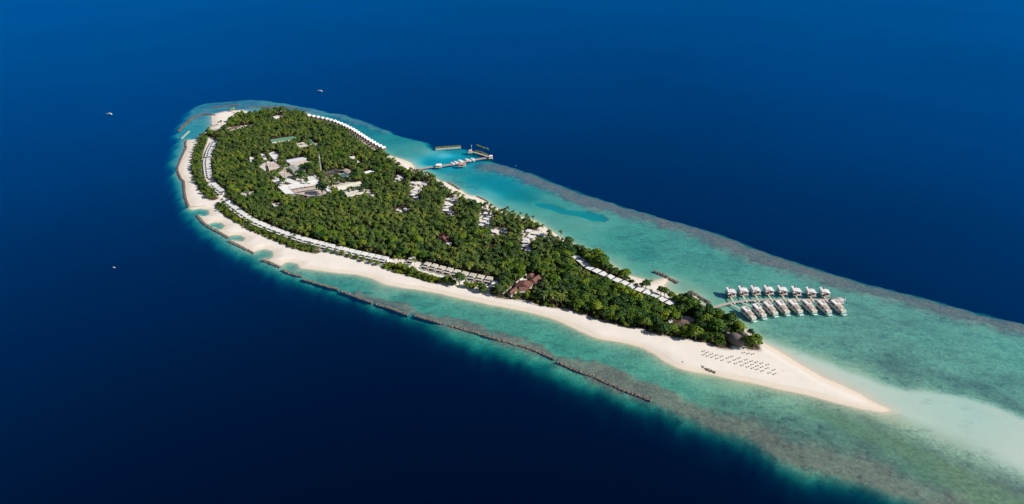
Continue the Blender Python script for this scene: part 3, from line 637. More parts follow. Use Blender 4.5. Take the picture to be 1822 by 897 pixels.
# beach villa: local x = along row, -y = towards the sea
def make_beach_villa(label, group, w=9.8, d=14, roof='white_roof'):
    r = thing('beach_villa', label, 'villa', group=group); e = -d*.10
    MB().box(0, (d/2+e)/2, .3, w-1.0, d/2-e-.8, 4.6).build('wall', 'white_wall', r)
    rf = MB().add([(-w/2, e, 5.0), (w/2, e, 5.0), (w/2, d/2, 5.7), (-w/2, d/2, 5.7)]+[(-w/2, e, 5.35), (w/2, e, 5.35), (w/2, d/2, 6.05), (-w/2, d/2, 6.05)],
        [(3, 2, 1, 0), (4, 5, 6, 7), (0, 1, 5, 4), (1, 2, 6, 5), (2, 3, 7, 6), (3, 0, 4, 7)]).build('roof', roof, r)
    MB().box(w/2-.8, e-1.5, 4.9, 1.6, 3.0, .35).build('roof_edge', roof, rf)
    MB().box(-.8, e-1.4, 2.6, w-1.6, 2.6, .2).build('opening_shade', 'dark', r)  # dark sheet deepens the shade in the gap between roof and canopy
    MB().box(0, e-4.2, 4.3, w, 2.4, .35).build('canopy', roof, r)
    MB().box(0, e-3.2, .8, w-2.4, .3, 3.0).build('window', 'glass', r)
    MB().box(0, -d*.5-1.6, .2, w-.6, 6.4, .7).build('terrace', 'deck', r)
    MB().box(1.4, -d*.5-2.4, .905, 2.6, 3.4, .05).build('plunge_pool', 'pool', r)
    for s in (-1, 1): MB().box(s*(w/2-.15), -d*.40, .2, .3, 6.6, 2.6).build('side_wall', 'deck', r)
    return r
def row(proto, spots, labelf, group, zb=.9, flip=0):
    for i, (x, y, a) in enumerate(spots):
        a += flip
        if i == 0: proto.location = (x, y, zb); proto.rotation_euler = (0, 0, a); proto['label'] = labelf(i); proto['group'] = group
        else: dup(proto, (x, y, zb), a, labelf(i), group)
        CLEAR.append((x, y, 8.0)); c_, s_ = math.cos(a), math.sin(a)
        VIS.append([P(x+c_*u-s_*w, y+s_*u+c_*w, 5.5) for u, w in ((-5, -6), (5, -6), (5, 6), (-5, 6))])
v1 = make_beach_villa('x', 'x')
sp1 = along([(404,361.5),(422,376),(447,393),(478,406.5),(512,419),(545,429),(579,437.5),(606,444.5),(634,451.5),(662,457.5),(683,462)], 11.6, 5)
row(v1, sp1, lambda i: f'white flat roofed beach villa, {ordw(i)} from the west in the long southern row', 'beach villas in the long southern row')
v2 = make_beach_villa('x', 'x')
row(v2, along([(381,253),(377,261),(373,270),(371,278)], 12.4, 5), lambda i: f'white beach villa, {ordw(i)} from the north in the northwestern row by the pool beach', 'beach villas in the northwestern row')
v3 = make_beach_villa('x', 'x')
row(v3, along([(369,283),(368,290),(369,300),(371,314)], 12.4, 5), lambda i: f'white beach villa, {ordw(i)} from the north in the middle western row', 'beach villas in the middle western row')
v4 = make_beach_villa('x', 'x')
row(v4, along([(378,329),(386,336),(395,343)], 11.6, 5), lambda i: f'white beach villa, {ordw(i)} from the north in the short southwestern row', 'beach villas in the short southwestern row')
v5 = make_beach_villa('x', 'x', 9.4, 13, 'beige_roof')
row(v5, along([(759,472),(784,478.5),(811,485.5),(839,492),(869,498)], 12.2, 5), lambda i: f'beige roofed beach villa, {ordw(i)} from the west in the row between green shrubs', 'beige villas among the shrubs')
for o_, lab, (px, py) in ((v5, 'lone beige beach villa between two tall palms, west of the shrub row', (732, 462)), (v1, 'grey shaded villa at the eastern end of the shrub row', (880, 507))):
    x, y = G(px, py, 5); dup(o_, (x, y, .9), sp1[-1][2], lab, 'x').pop('group', None) if False else dup(o_, (x, y, .9), sp1[-1][2], lab); CLEAR.append((x, y, 8))
# eastern row: sea on the far side, dark timber wall towards the camera
def make_lagoon_villa():
    r = thing('lagoon_villa', 'x', 'villa'); w, d = 9.4, 13
    MB().box(0, 0, -.4, w-.8, d-1.6, 5.2).build('wall', 'dark_wood', r)
    rf = MB().box(0, -.6, 4.81, w, d-2.0, .45).build('roof', 'white_roof', r)
    MB().box(-2.6, d*.5-1.2, 4.2, w-5.5, 2.6, .3).build('canopy', 'white_roof', r)
    MB().box(0, d*.5+2.4, .2, w-.6, 4.8, .7).build('terrace', 'deck', r)
    MB().box(1.6, d*.5+2.6, .905, 3.2, 3.4, .06).build('plunge_pool', 'pool', r)
    MB().box(0, -d*.5+.72, 1.5, w-4, .12, 1.6).build('window', 'glass', r)
    return r
v6 = make_lagoon_villa()
row(v6, along([(1026,459),(1037,467),(1046,476),(1062,483),(1080,491),(1100,500),(1120,509),(1147,519.6),(1165,526),(1180,534),(1193,540)], 12.2, 5), lambda i: f'white roofed villa with dark timber walls, {ordw(i)} from the north in the lagoon beach row', 'lagoon beach villas', 1.4)
# far overwater row
def make_far_villa():
    r = thing('overwater_villa', 'x', 'villa'); w, d = 9.6, 13
    MB().box(0, 0, 1.6, w, d+3, .4).build('deck', 'deck', r)
    MB().box(0, 1.5, 2.0, w-2.4, d-4, 3.6).build('wall', 'dark_wood', r); MB().box(0, -5.2, 2.0, w-3.5, 4.4, 2.2).build('entrance', 'dark_wood', r)
    MB().gable(0, 2.6, 5.6, 9.5, 8.4, 2.8, math.pi/2, .8).build('roof', 'white_roof', r)
    MB().box(0, -d*.5-3.6, 1.62, 1.6, 5, .3).build('walkway', 'deck', r)
    for sx in (-1, 1):
        for sy in (-1, 1): MB().cone(sx*(w/2-.8), sy*(d/2-.5), -4, 1.6, .25, .25, 6).build('stilt', 'dark_wood', r)
    return r
v7 = make_far_villa()
far = along([(548,206),(562,208.5),(578,211.5),(594,216),(610,222.5),(626,230.5),(640,239.5),(653,248),(667,256.5),(680,263)], 14.2, 6)
row(v7, far, lambda i: f'white pitched roof villa on stilts, {ordw(i)} from the far end of the curved overwater row', 'curved row of overwater villas', 0)
def jetty(name, pts, w, zt, label, mat='deck', post_gap=7, cat='jetty', rails=True, th=.5, smoothn=2):
    g = smooth(GP(pts, zt), smoothn); o = strip_solid(MB(), g, w, zt-th, zt).build(name, mat); tag(o, label, cat)
    L = 0; pm = MB()
    for a, b2 in zip(g, g[1:]):
        d = math.dist(a, b2); ux, uy = (b2[0]-a[0])/d, (b2[1]-a[1])/d; L += d
        if L > post_gap:
            L = 0
            for s in (-1, 1): pm.cone(b2[0]-uy*s*(w/2-.3), b2[1]+ux*s*(w/2-.3), -5, zt-th, .22, .22, 6)
    if pm.v: pm.build('posts', 'dark_wood', o)
    if rails:
        for s in (-1, 1):
            q = []
            for i, p in enumerate(g):
                a = g[max(i-1, 0)]; b2 = g[min(i+1, len(g)-1)]; d = math.dist(a, b2); q.append((p[0]-(b2[1]-a[1])/d*s*(w/2-.1), p[1]+(b2[0]-a[0])/d*s*(w/2-.1)))
            strip_solid(MB(), q, .14, zt+.75, zt+.9).build('railing', 'deck_light', o)
    return o
jetty('walkway', [(551,209),(560,211.5),(575,215.5),(594,221.5),(610,227.5),(622,233.5),(632,241),(641,248),(650,256),(658,261),(667,266)], 2.4, 2.0, 'pale curved walkway between the trees and the curved overwater villas', 'deck_light', rails=False, cat='walkway')
VIS.append([(560,209),(594,219),(622,231),(641,245),(667,264),(667,266.5),(641,249.5),(622,235),(594,223),(560,213)])
# near overwater, far side (square)
def make_square_villa():
    r = thing('square_water_villa', 'x', 'villa'); w = 13.0
    MB().box(0, 0, 2.0, w, w, .45).build('deck', 'deck', r)
    MB().box(-2.7, .8, 2.45, 6.2, 9.6, 3.9).build('wall', 'lilac_roof', r); MB().box(3.6, .2, 2.45, 5.2, 8.6, 3.1).build('wall', 'lilac_roof', r)
    rf = MB().add([(-6.4, -4.4, 6.4), (.2, -4.4, 6.4), (.2, 6.2, 6.9), (-6.4, 6.2, 6.9), (-6.4, -4.4, 6.75), (.2, -4.4, 6.75), (.2, 6.2, 7.3), (-6.4, 6.2, 7.3)], [(3, 2, 1, 0), (4, 5, 6, 7), (0, 1, 5, 4), (1, 2, 6, 5), (2, 3, 7, 6), (3, 0, 4, 7)]).build('roof', 'lilac_roof', r)
    MB().box(-1.2, 4.1, 7.20, 1.6, 3.6, .25).build('painted_slot', 'dark', rf)  # dark block in place of the shade inside a roof slot
    MB().add([(.6, -4.6, 5.7), (6.9, -4.6, 5.2), (6.9, 4.9, 5.2), (.6, 4.9, 5.7), (.6, -4.6, 6.05), (6.9, -4.6, 5.5), (6.9, 4.9, 5.5), (.6, 4.9, 6.05)], [(3, 2, 1, 0), (4, 5, 6, 7), (0, 1, 5, 4), (1, 2, 6, 5), (2, 3, 7, 6), (3, 0, 4, 7)]).build('side_roof', 'lilac_roof', r)
    MB().box(-2.6, -5.3, 2.45, 2.2, 2.0, 2.5).build('door', 'tile_roof', r); MB().box(-5.6, -3.5, 4.9, 1.8, 6, .25).build('canopy', 'lilac_roof', r)
    MB().box(2.6, -4.15, 2.9, 3.6, .12, 1.8).build('window', 'glass', r)
    MB().box(-3.0, -14.5, 2.05, 2.0, 17, .3).build('walkway', 'deck_light', r)
    for sx in (-1, 0, 1):
        for sy in (-1, 1): MB().cone(sx*5.6, sy*5.6, -3, 2.0, .28, .28, 6).build('stilt', 'concrete', r)
    return r
v8 = make_square_villa()
sq = [(1300.5,522),(1322,519.5),(1344,518.5),(1367.4,518),(1391.8,518.5),(1416.4,520),(1442.3,521.5),(1467,522)]
for i, (px, py) in enumerate(sq):
    x, y = G(px, py, 4); lab = f'square pale villa on stilts, {ordw(i)} out from the island, far side of the jetty'; gp = 'square villas beyond the jetty'
    if i == 0: v8.location = (x, y, 0); v8['label'] = lab; v8['group'] = gp; v8.rotation_euler = (0, 0, R(2)); v8.scale = (.86, 1.12, 1.3)
    else: dup(v8, (x, y, 0), R(2-i*.8), lab, gp, (.86, 1.12, 1.3))
def make_long_villa():   # local +x from jetty end to pool end, length ~36
    r = thing('long_water_villa', 'x', 'villa')
    MB().box(-.5, 0, 1.9, 33, 7.6, .5).build('deck', 'deck', r)
    MB().box(-9.5, -.6, 2.4, 14, 6.2, 5.6).build('wall', 'white_wall', r); MB().box(1.5, 0, 2.4, 8, 6.4, 4.2).build('wall', 'white_wall', r)
    rf = MB().box(-9.5, 0, 8.01, 15, 8.0, .45).build('roof', 'white_roof', r)
    MB().box(-10.2, 1.6, 8.465, 9.5, 1.8, .1).build('painted_slot', 'tile_roof', rf)  # brown strip laid on the roof stands in for a recessed slot
    MB().gable(2.2, .3, 6.62, 9.8, 7.8, 1.0, 0).build('bedroom_roof', 'pink_roof', r)
    MB().box(10.6, .3, 2.4, 8, 6.4, 2.9).build('pool_wall', 'deck_light', r)
    MB().box(10.6, .3, 5.305, 8.4, 6.8, .2).build('sun_terrace', 'deck_light', r)
    for s, k in ((-1, 8.5), (1, 11.5)): MB().cone(k, s*1.6+.4, 5.505, 6.8, 1.2, .15, 8).build('parasol', 'cream_roof', r)
    MB().box(-9.5, -3.76, 4.4, 9, .12, 1.8).build('window', 'glass', r); MB().box(1.5, -3.26, 4.6, 5, .12, 1.4).build('window', 'glass', r)
    MB().box(15.6, 0, 2.405, 1.6, 6.4, .35).build('plunge_pool', 'pool', r)
    MB().box(18.0, .3, 1.3, 2.4, 5.4, .45).build('sun_platform', 'net', r)
    MB().box(-3, -3.9, 1.2, 26, .25, 3.2).build('privacy_wall', 'lilac_roof', r)
    for k in range(5):
        for s in (-1, 1): MB().cone(-15+k*7.5, s*3.6, -3, 1.9, .28, .28, 6).build('stilt', 'concrete', r)
    return r
v9 = make_long_villa()
st = [(1321,550.5),(1341,545.5),(1360,541.5),(1382,539.5),(1404,538.5),(1430,538.5),(1456,539.5),(1480,538.5)]; en = [(1344,571),(1362,566.5),(1382.5,562.5),(1403.4,560),(1427,559.4),(1452,558.6),(1478,559.4),(1504,559)]
JET = [(1258,551),(1273,546),(1297,539.4),(1317,536),(1347,533.7),(1390,533),(1440,533.6),(1484,532.8)]
for i, (a, b2) in enumerate(zip(st, en)):
    (x1, y1), (x2, y2) = G(*a, 3), G(*b2, 3); L = math.dist((x1, y1), (x2, y2)); ang = math.atan2(y2-y1, x2-x1)
    lab = f'long pale villa with a pool, {ordw(i)} out from the island, before the jetty'; gp = 'long villas with pools before the jetty'
    loc = ((x1+x2)/2, (y1+y2)/2, 0); sc = (L/38, 1, 1)
    if i == 0: v9.location = loc; v9.rotation_euler = (0, 0, ang); v9.scale = sc; v9['label'] = lab; v9['group'] = gp
    else: dup(v9, loc, ang, lab, gp, sc)
jt = jetty('jetty', JET, 3.4, 2.6, 'curved timber jetty serving the overwater villas off the island tip')
for k, (a, b2) in enumerate([((1299,540),(1320,551)),((1317,537),(1339,546)),((1340,535),(1357,542)),((1362,534),(1378,540)),((1386,534),(1400,539)),((1412,534.5),(1426,538)),((1437,534.5),(1452,539)),((1462,534),(1476,538))]):
    g = GP([a, b2], 2.5); strip_solid(MB(), g, 1.8, 2.1, 2.45).build('branch_walkway', 'deck_light', jt)
x, y = G(1491, 535, 3); r = thing('round_pavilion', 'grey shingled round roof pavilion at the outer end of the villa jetty', 'pavilion', (x, y, 0))
MB().cone(0, 0, 2.0, 2.5, 8.0, 8.0, 16).build('deck', 'deck', r); MB().cone(0, 0, 5.0, 7.6, 8.0, .6, 16, .75).build('roof', 'grey_roof', r)
for k in range(8): MB().cone(6.2*math.cos(k*.785), 4.8*math.sin(k*.785), -3, 5.05, .2, .2, 6).build('post', 'dark_wood', r)
MB().add([(8.5, -1.5, 2.5), (10, 1, 2.5), (11, 3, 7.5), (9, 0, 6.5)], [(0, 1, 2, 3)]).build('shade_sail', 'net', r)

# ------------------------------------------------------------------ inland villa clusters
def make_court_villa():
    r = thing('garden_villa', 'x', 'villa')
    MB().box(0, 0, 0, 8.6, 6.4, 3.4).build('wall', 'white_wall', r); MB().box(0, 0, 3.405, 9.6, 7.4, .4).build('roof', 'white_roof', r)
    MB().box(5.6, -4.2, 0, 4.4, 3.6, 2.7).build('wall', 'white_wall', r); MB().box(5.6, -4.2, 2.705, 5.0, 4.2, .3).build('annex_roof', 'beige_roof', r)
    MB().box(-1, -3.26, .7, 4.5, .12, 1.9).build('window', 'glass', r); MB().box(-2.4, -5.6, 0, 6.2, 4.2, .35).build('terrace', 'deck_light', r)
    return r
v10 = make_court_villa()
CL = [('the wood by the harbour jetty', Z(700,280,[(60,195),(45,228),(80,212)])), ('the zigzag cluster', Z(700,280,[(220,272),(275,280),(325,282),(250,345),(225,370),(210,395),(240,425)])),
 ('the middle lagoon cluster', Z(700,280,[(600,445),(650,455),(590,500),(575,530),(555,560),(605,590)])), ('the cluster among dark trees', Z(700,280,[(985,590),(1030,625),(1000,655),(960,682),(940,715),(990,705)])),
 ('the pair beneath dark trees', Z(700,280,[(1085,792),(1180,790)])), ('the cluster by the narrow beach', Z(700,280,[(1440,780),(1520,810),(1580,825),(1470,845),(1410,870)])),
 ('the string above the palm wood', Z(840,380,[(565,300),(570,340),(600,385)])), ('the pair alone in the wood', Z(700,280,[(60,560),(130,550)]))]
first = True
for nm, pts in CL:
    for k, (px, py) in enumerate(pts):
        x, y = G(px, py, 5); rz = random.choice((R(-22), R(-14), R(68))); lab = f'beige roofed garden villa, {ordw(k)} from the top in {nm}'
        if len(lab.split()) > 16: lab = f'beige garden villa, {ordw(k)} from the top in {nm}'
        if first: v10.location = (x, y, 1.4); v10.rotation_euler = (0, 0, rz); v10['label'] = lab; v10['group'] = 'garden villas in the wood'; first = False
        else: dup(v10, (x, y, 1.4), rz, lab, 'garden villas in the wood')
        CLEAR.append((x, y, 6)); VIS.append([(px-6, py-3.5), (px+6, py-3.5), (px+6, py+4), (px-6, py+4)])

# ------------------------------------------------------------------ harbour
jo = jetty('harbour_jetty', [(731,303.5),(750,300),(770,296.7),(790,294.5),(810,291.8),(840,285),(871,280)], 5.5, 2.4, 'long pinkish timber jetty running out from the beach to the harbour', 'pink_deck', smoothn=1)
jetty('short_jetty', [(871,279.5),(858,275),(846,271.5),(836,269)], 5.0, 2.2, 'short dark jetty arm turning back at the outer end of the harbour', 'deck', smoothn=1, rails=False)
breakwater([(866,276.5),(856,272.6),(846,269.6)], 3.2, 3.0, 'green_rock', 'green overgrown rock bank along the jetty arm', 'rock_bank', 'rocks')
breakwater([(774,264.4),(790,263.2),(806,262.2),(819,261.3)], 5.0, 2.8, 'green_rock', 'straight breakwater topped with green growth across the harbour mouth', group=None)
strip_solid(MB(), GP([(775,266.3),(790,265.2),(806,264),(820,263)]), 3.0, -2, 1.6).build('quay', 'concrete'); tag(bpy.data.objects['quay'], 'pale concrete ledge along the green topped breakwater', 'quay')
def pavilion(px, py, w, d, h, rise, rot, label, mat='white_roof', deck='deck', zt=2.4, name='jetty_pavilion', hip=2):
    x, y = G(px, py, zt); r = thing(name, label, 'pavilion', (x, y, 0), rot)
    MB().box(0, 0, zt-.5, w+2, d+2, .52).build('deck', deck, r); MB().gable(0, 0, zt+h, w+1, d+1, rise, 0, hip).build('roof', mat, r)
    for sx in (-1, 1):
        for sy in (-1, 1): MB().cone(sx*w*.45, sy*d*.45, -4, zt+h+.05, .2, .2, 6).build('post', 'deck_light', r)
    return r
pavilion(780.5, 296.5, 11, 8, 3.6, 2.2, R(8), 'white roofed pavilion halfway along the harbour jetty')
pavilion(822, 294.6, 14, 7, 3.4, 1.4, R(12), 'pinkish brown roofed platform hanging off the near side of the jetty', 'pink_deck', 'pink_deck')
pavilion(836.5, 271.0, 7, 7, 4.0, 1.6, R(10), 'pale boxy hut at the inner end of the jetty arm', 'pink_roof')
pavilion(873, 281, 7, 7, 4.4, 1.0, R(10), 'bright white hut on the outer corner of the harbour jetty', 'white_roof')
def make_boat(L=14, label='x', canopy=True):
    r = thing('motor_boat', label, 'boat'); n = 7; v = []; f = []
    for i in range(n):
        t2 = i/(n-1); x = -L/2+L*t2; w = 1.9*(1-t2**3*.95)*(.85+.15*min(1, t2*4)); h = 1.5+.7*t2*t2
        v += [(x, -w, h), (x, -w*.6, -.3), (x, w*.6, -.3), (x, w, h)]
    for i in range(n-1):
        k = 4*i; f += [(k, k+1, k+5, k+4), (k+1, k+2, k+6, k+5), (k+2, k+3, k+7, k+6), (k+3, k, k+4, k+7)]
    f += [(0, 3, 2, 1), (4*n-4, 4*n-3, 4*n-2, 4*n-1)]
    MB().add(v, f).build('hull', 'hull', r)
    if canopy:
        v = []; f = []; m2 = 8
        for i in range(5):
            x = -L*.42+L*.7*i/4
            for j in range(m2+1):
                a = math.pi*j/m2; v.append((x, -2.3*math.cos(a), 2.4+1.3*math.sin(a)*(1 if 0 < i < 4 else .8)))
        for i in range(4):
            for j in range(m2): k = i*(m2+1)+j; f.append((k, k+1, k+m2+2, k+m2+1))
        f += [tuple(range(m2, -1, -1)), tuple(range(4*(m2+1), 5*(m2+1)))]; f.append((0, 4*(m2+1), 5*(m2+1)-1, m2))
        MB().add(v, f).build('canopy', 'hull', r, False)
        MB().box(-L*.07, 0, 1.45, L*.6, 3.0, 1.0).build('cabin', 'lilac_roof', r)
    else:
        MB().box(-L*.08, 0, 1.4, L*.45, 2.6, 1.6, top=.9).build('cabin', 'hull', r); MB().box(-L*.08, 0, 2.1, L*.42, 2.75, .5).build('window', 'glass', r)
        MB().box(-L*.12, 0, 3.0, L*.3, 2.8, .15).build('canopy', 'hull', r)
    return r
bt = make_boat(15); jd = along([(770,296.7),(871,280)], 10, 2.4)[0][2]
bl = [(804.5,290.6,1.0,'leftmost of the three front boats'),(811,289.2,.95,'middle of the three front boats'),(819,287.4,1.15,'largest of the three front boats, next to the gap'),(830.5,284.2,.9,'upper left boat of the outer group'),(835,285.2,.7,'smallest boat of the outer group, against the jetty'),(840.5,283.6,.95,'rightmost boat of the outer group')]
for i, (px, py, sc, nm) in enumerate(bl):
    x, y = G(px, py, 2); lab = f'white canopied boat at the jetty, {nm}'
    if i == 0: bt.location = (x, y, 0); bt.rotation_euler = (0, 0, jd+R(100)); bt['label'] = lab; bt['group'] = 'boats moored at the jetty'
    else: dup(bt, (x, y, 0), jd+R(100), lab, 'boats moored at the jetty', (sc, sc*1.5, sc*1.15))
yb = make_boat(14, 'white motor boat alone on dark blue sea west of the island', False); x, y = G(194.5, 203.5); yb.location = (x, y, 0); yb.rotation_euler = (0, 0, R(172))
x, y = G(569, 162.5); dup(yb, (x, y, 0), R(165), 'white motor boat alone on the open sea beyond the far shore', scale=(1.1, 1, .9))
x, y = G(203, 476); d_ = thing('dinghy', 'tiny grey blue dinghy low in the dark western sea', 'boat', (x, y, 0), R(-30))
MB().box(0, 0, -.2, 4.2, 1.5, .6, top=1.1).build('hull', 'metal_roof', d_); MB().box(-1.9, 0, .3, .5, .5, .6).build('outboard_motor', 'dark', d_)
px_, py_ = 839, 265; x, y = G(px_, py_); r = thing('channel_marker', 'thin pale pole marker standing in the water above the jetty arm', 'marker', (x, y, 0)); MB().cone(0, 0, -4, 9, .3, .25, 6).build('pole', 'hull', r); MB().box(0, 0, 8, 2.2, .4, .5).build('crossbar', 'hull', r)
for px, py, lab in ((862,303,'small white buoy floating between the jetty and the reef'),(907,306,'white buoy at the tip of the long reef, inner one'),(911,304,'white buoy at the tip of the long reef, outer one'),(918,295,'lone white buoy at the edge of deep water east of the harbour'),(891,310,'white buoy at the channel mouth beside the reef end')):
    x, y = G(px, py); r = thing('buoy', lab, 'buoy', (x, y, 0)); MB().cone(0, 0, -.4, .4, .5, .5, 8).build('float', 'hull', r); MB().cone(0, 0, .4, 1.1, .2, .08, 6).build('mast', 'hull', r)
x, y = G(414, 194.5); r = thing('inflatable_slide', 'bright yellow green inflatable float beside the far beach', 'water toy', (x, y, 0), .3); MB().box(0, 0, 0, 9, 3, 1.0).build('raft', 'yellow', r); MB().box(3, 0, 1.0, 2, 2.4, 3.2, top=.6).build('tower', 'yellow', r)

# ------------------------------------------------------------------ umbrellas
def make_umbrella():
    r = thing('beach_umbrella', 'x', 'umbrella')
    MB().cone(0, 0, 1.5, 2.4, 1.12, .08, 12).build('canopy', 'umbrella', r); MB().cone(0, 0, -.6, 2.3, .08, .07, 6).build('pole', 'dark_wood', r); return r
um = make_umbrella()
rowsU = {'the back row of the left block': [(155,93),(235,120),(322,151),(420,175),(523,200),(645,232),(790,270),(908,306),(1028,335),(1145,365),(1243,393),(1340,416),(1448,441)],
 'the front row nearest the water': [(168,163),(240,192),(332,214),(430,243),(540,278),(682,313),(808,342),(940,381),(1052,409),(1153,438),(1247,463),(1350,495),(1490,531),(1595,557)],
 'the short upper row below the domes': [(733,202),(877,235),(1015,266),(1128,296),(1230,316),(1332,340),(1455,367),(1585,473)],
 'the few under the tree edge': [(968,126),(1060,142),(1155,152)]}
first = True
for nm, pts in rowsU.items():
    for k, (a, b2) in enumerate(pts):
        px, py = 1240+a/11.39, 615+b2/11.39; x, y = G(px, py, 4); zb = max(.3, gh(x, y)); lab = f'thatched beach umbrella, {ordw(k)} from the left in {nm}'
        if first: um.location = (x, y, zb); um['label'] = lab; um['group'] = 'beach umbrellas on the sand tip'; first = False
        else: dup(um, (x, y, zb), random.random(), lab, 'beach umbrellas on the sand tip')
x, y = G(1391, 667); r = thing('flagpole', 'thin pole with a small red flag on the sand beyond the umbrellas', 'flag', (x, y, .8)); MB().cone(0, 0, -.5, 5, .1, .08, 6).build('pole', 'hull', r); MB().box(.7, 0, 4.0, 1.4, .06, .8).build('flag', 'orange', r)
o = strip_solid(MB(), GP([(1372,636),(1383,637.4)]), .5, .9, 1.2).build('beached_pole', 'trunk'); tag(o, 'thin dark pole lying on white sand right of the umbrellas', 'pole')

# ------------------------------------------------------------------ trees
def crown_mesh(name, mat, rx, rz, zc, clumps, per, leaf, seed, flat=1.0):
    q = np.random.default_rng(seed); Vv = []; 
    cs = []
    for i in range(clumps):
        u = q.random()*2*math.pi; w = q.uniform(-.35, 1); rr = math.sqrt(max(0, 1-w*w))*q.uniform(.45, .8)
        cs.append((rx*rr*math.cos(u), rx*rr*math.sin(u), zc+rz*w*.62, q.uniform(.34, .55)*rx))
    cs.append((0, 0, zc, rx*.62))
    for cx, cy, cz, cr in cs:
        for k in range(per):
            d = q.normal(size=3); d /= np.linalg.norm(d)
            if d[2] < -.35: d[2] *= -1
            p = np.array((cx, cy, cz))+d*cr*q.uniform(.8, 1.05)*np.array((1, 1, .75*flat))
            nrm = d+q.normal(size=3)*.35; nrm /= np.linalg.norm(nrm)
            a = np.cross(nrm, q.normal(size=3)); a /= np.linalg.norm(a); b2 = np.cross(nrm, a); s = leaf*q.uniform(.6, 1.3)
            Vv += [p-a*s, p-b2*s*.8, p+a*s, p+b2*s*.8]
    Vv = np.array(Vv); Fv = np.arange(len(Vv)).reshape(-1, 4); me = npmesh(name, Vv, Fv); me.materials.append(M[mat]); return me
def trunk_mesh(h, r, branches=4):
    mb = MB().cone(0, 0, -.6, h*.75, r, r*.55, 7)
    for k in range(branches):
        a = k*2*math.pi/branches+.5; c, s = math.cos(a), math.sin(a)
        p0 = (0, 0, h*.5); p1 = (c*h*.22, s*h*.22, h*.85); w = r*.35
        mb.add([(p0[0]-w, p0[1]-w, p0[2]), (p0[0]+w, p0[1]-w, p0[2]), (p0[0], p0[1]+w, p0[2]), (p1[0]-w*.4, p1[1]-w*.4, p1[2]), (p1[0]+w*.4, p1[1]-w*.4, p1[2]), (p1[0], p1[1]+w*.4, p1[2])], [(0, 1, 4, 3), (1, 2, 5, 4), (2, 0, 3, 5)])
    return mb.mesh('trunk', 'trunk')
def palm_crown(seed, h, n=17, L=4.6):
    q = np.random.default_rng(seed); mb = MB()
    for k in range(n):
        a = 2*math.pi*k/n*1.0+q.uniform(-.2, .2); el = q.uniform(-.1, .95); ln = L*q.uniform(.8, 1.1); c, s = math.cos(a), math.sin(a); rows_ = []
        for j in range(5):
            t2 = j/4; r_ = ln*t2*math.cos(el*.6)*(1-.12*t2); zz2 = h+ln*(math.sin(el)*t2-.85*t2*t2*(1.1-el*.4)); w = (.25, .85, .95, .7, .05)[j]
            dz = -.35*w
            rows_.append(((c*r_-s*w, s*r_+c*w, zz2+dz), (c*r_, s*r_, zz2), (c*r_+s*w, s*r_-c*w, zz2+dz)))
        v = [p for rw in rows_ for p in rw]; f = []
        for j in range(4): i0 = 3*j; f += [(i0, i0+1, i0+4, i0+3), (i0+1, i0+2, i0+5, i0+4)]
        mb.add(v, f)
    return mb.mesh('crown', 'palm')
def palm_trunk(h):
    mb = MB(); v = []; n = 6
    for j in range(5):
        t2 = j/4
        for i in range(n): a = 2*math.pi*i/n; r_ = .28-.12*t2; v.append((r_*math.cos(a)+.9*(t2-t2*t2)*1.2, r_*math.sin(a), -.6+(h+.6)*t2))
    f = [(j*n+i, j*n+(i+1) % n, (j+1)*n+(i+1) % n, (j+1)*n+i) for j in range(4) for i in range(n)]
    return mb.add(v, f).mesh('trunk', 'trunk')
BL = [(crown_mesh('crown', 'leaf', 4.6, 4.2, 6.6, 15, 42, .62, 1), trunk_mesh(6.5, .38)), (crown_mesh('crown', 'leaf', 5.2, 3.6, 7.4, 18, 40, .66, 2), trunk_mesh(7, .42)),
      (crown_mesh('crown', 'leaf_dark', 4.2, 5.0, 6.8, 15, 42, .6, 3), trunk_mesh(7, .38)), (crown_mesh('crown', 'leaf', 3.6, 3.4, 5.0, 12, 40, .58, 4), trunk_mesh(5, .3))]
PM = [(palm_crown(11, 10.5), palm_trunk(10.5)), (palm_crown(12, 12.5, 15, 5.0), palm_trunk(12.5)), (palm_crown(13, 9, 19, 4.2), palm_trunk(9))]
SH = [(crown_mesh('crown', 'shrub', 3.0, 2.4, 1.9, 11, 40, .48, 7), trunk_mesh(2, .2)), (crown_mesh('crown', 'shrub', 2.6, 3.2, 2.4, 11, 38, .46, 8), trunk_mesh(2.4, .2))]
KINDS_ = {'tree': BL, 'palm': PM, 'shrub': SH}
HT = {'tree': (9.5, 10, 11, 8), 'palm': (12, 14, 10.5), 'shrub': (4, 4.8)}
RAD = {'tree': 4.6, 'palm': 3.4, 'shrub': 2.6}
visb = [(min(p[0] for p in v), max(p[0] for p in v), min(p[1] for p in v), max(p[1] for p in v), v, G(0, sum(p[1] for p in v)/len(v), 5)[1]) for v in VIS]
clr = np.array(CLEAR)
sandG = [GP(s) for s in SANDY]
roofG = [GP(v, 3) for v in VIS]
def hits(x, y, h, r):
    for q in roofG:
        if abs(q[0][0]-x) < 70 and abs(q[0][1]-y) < 90 and bool(inpoly(x, y, q)): return True
    pts = [P(x, y, h), P(x-r*.55, y, h*.9), P(x+r*.55, y, h*.9), P(x-r, y, h*.68), P(x+r, y, h*.68), P(x, y, h*.45)]
    for a, b2, c2, d, v, yb_ in visb:
        if y > yb_+4: continue
        for px, py in pts:
            if a <= px <= b2 and c2 <= py <= d and bool(inpoly(px, py, v)): return True
    return False
def blocked(x, y, h, r):
    if len(clr) and np.min(np.hypot(clr[:, 0]-x, clr[:, 1]-y)-clr[:, 2]) < 0: return True
    return hits(x, y, h, r)
items = []   # (kind, variant, x, y, z, rot, scale)
sp_ = 5.3
xs = np.arange(-720, 420, sp_); ys = np.arange(640, 1700, sp_*.9)
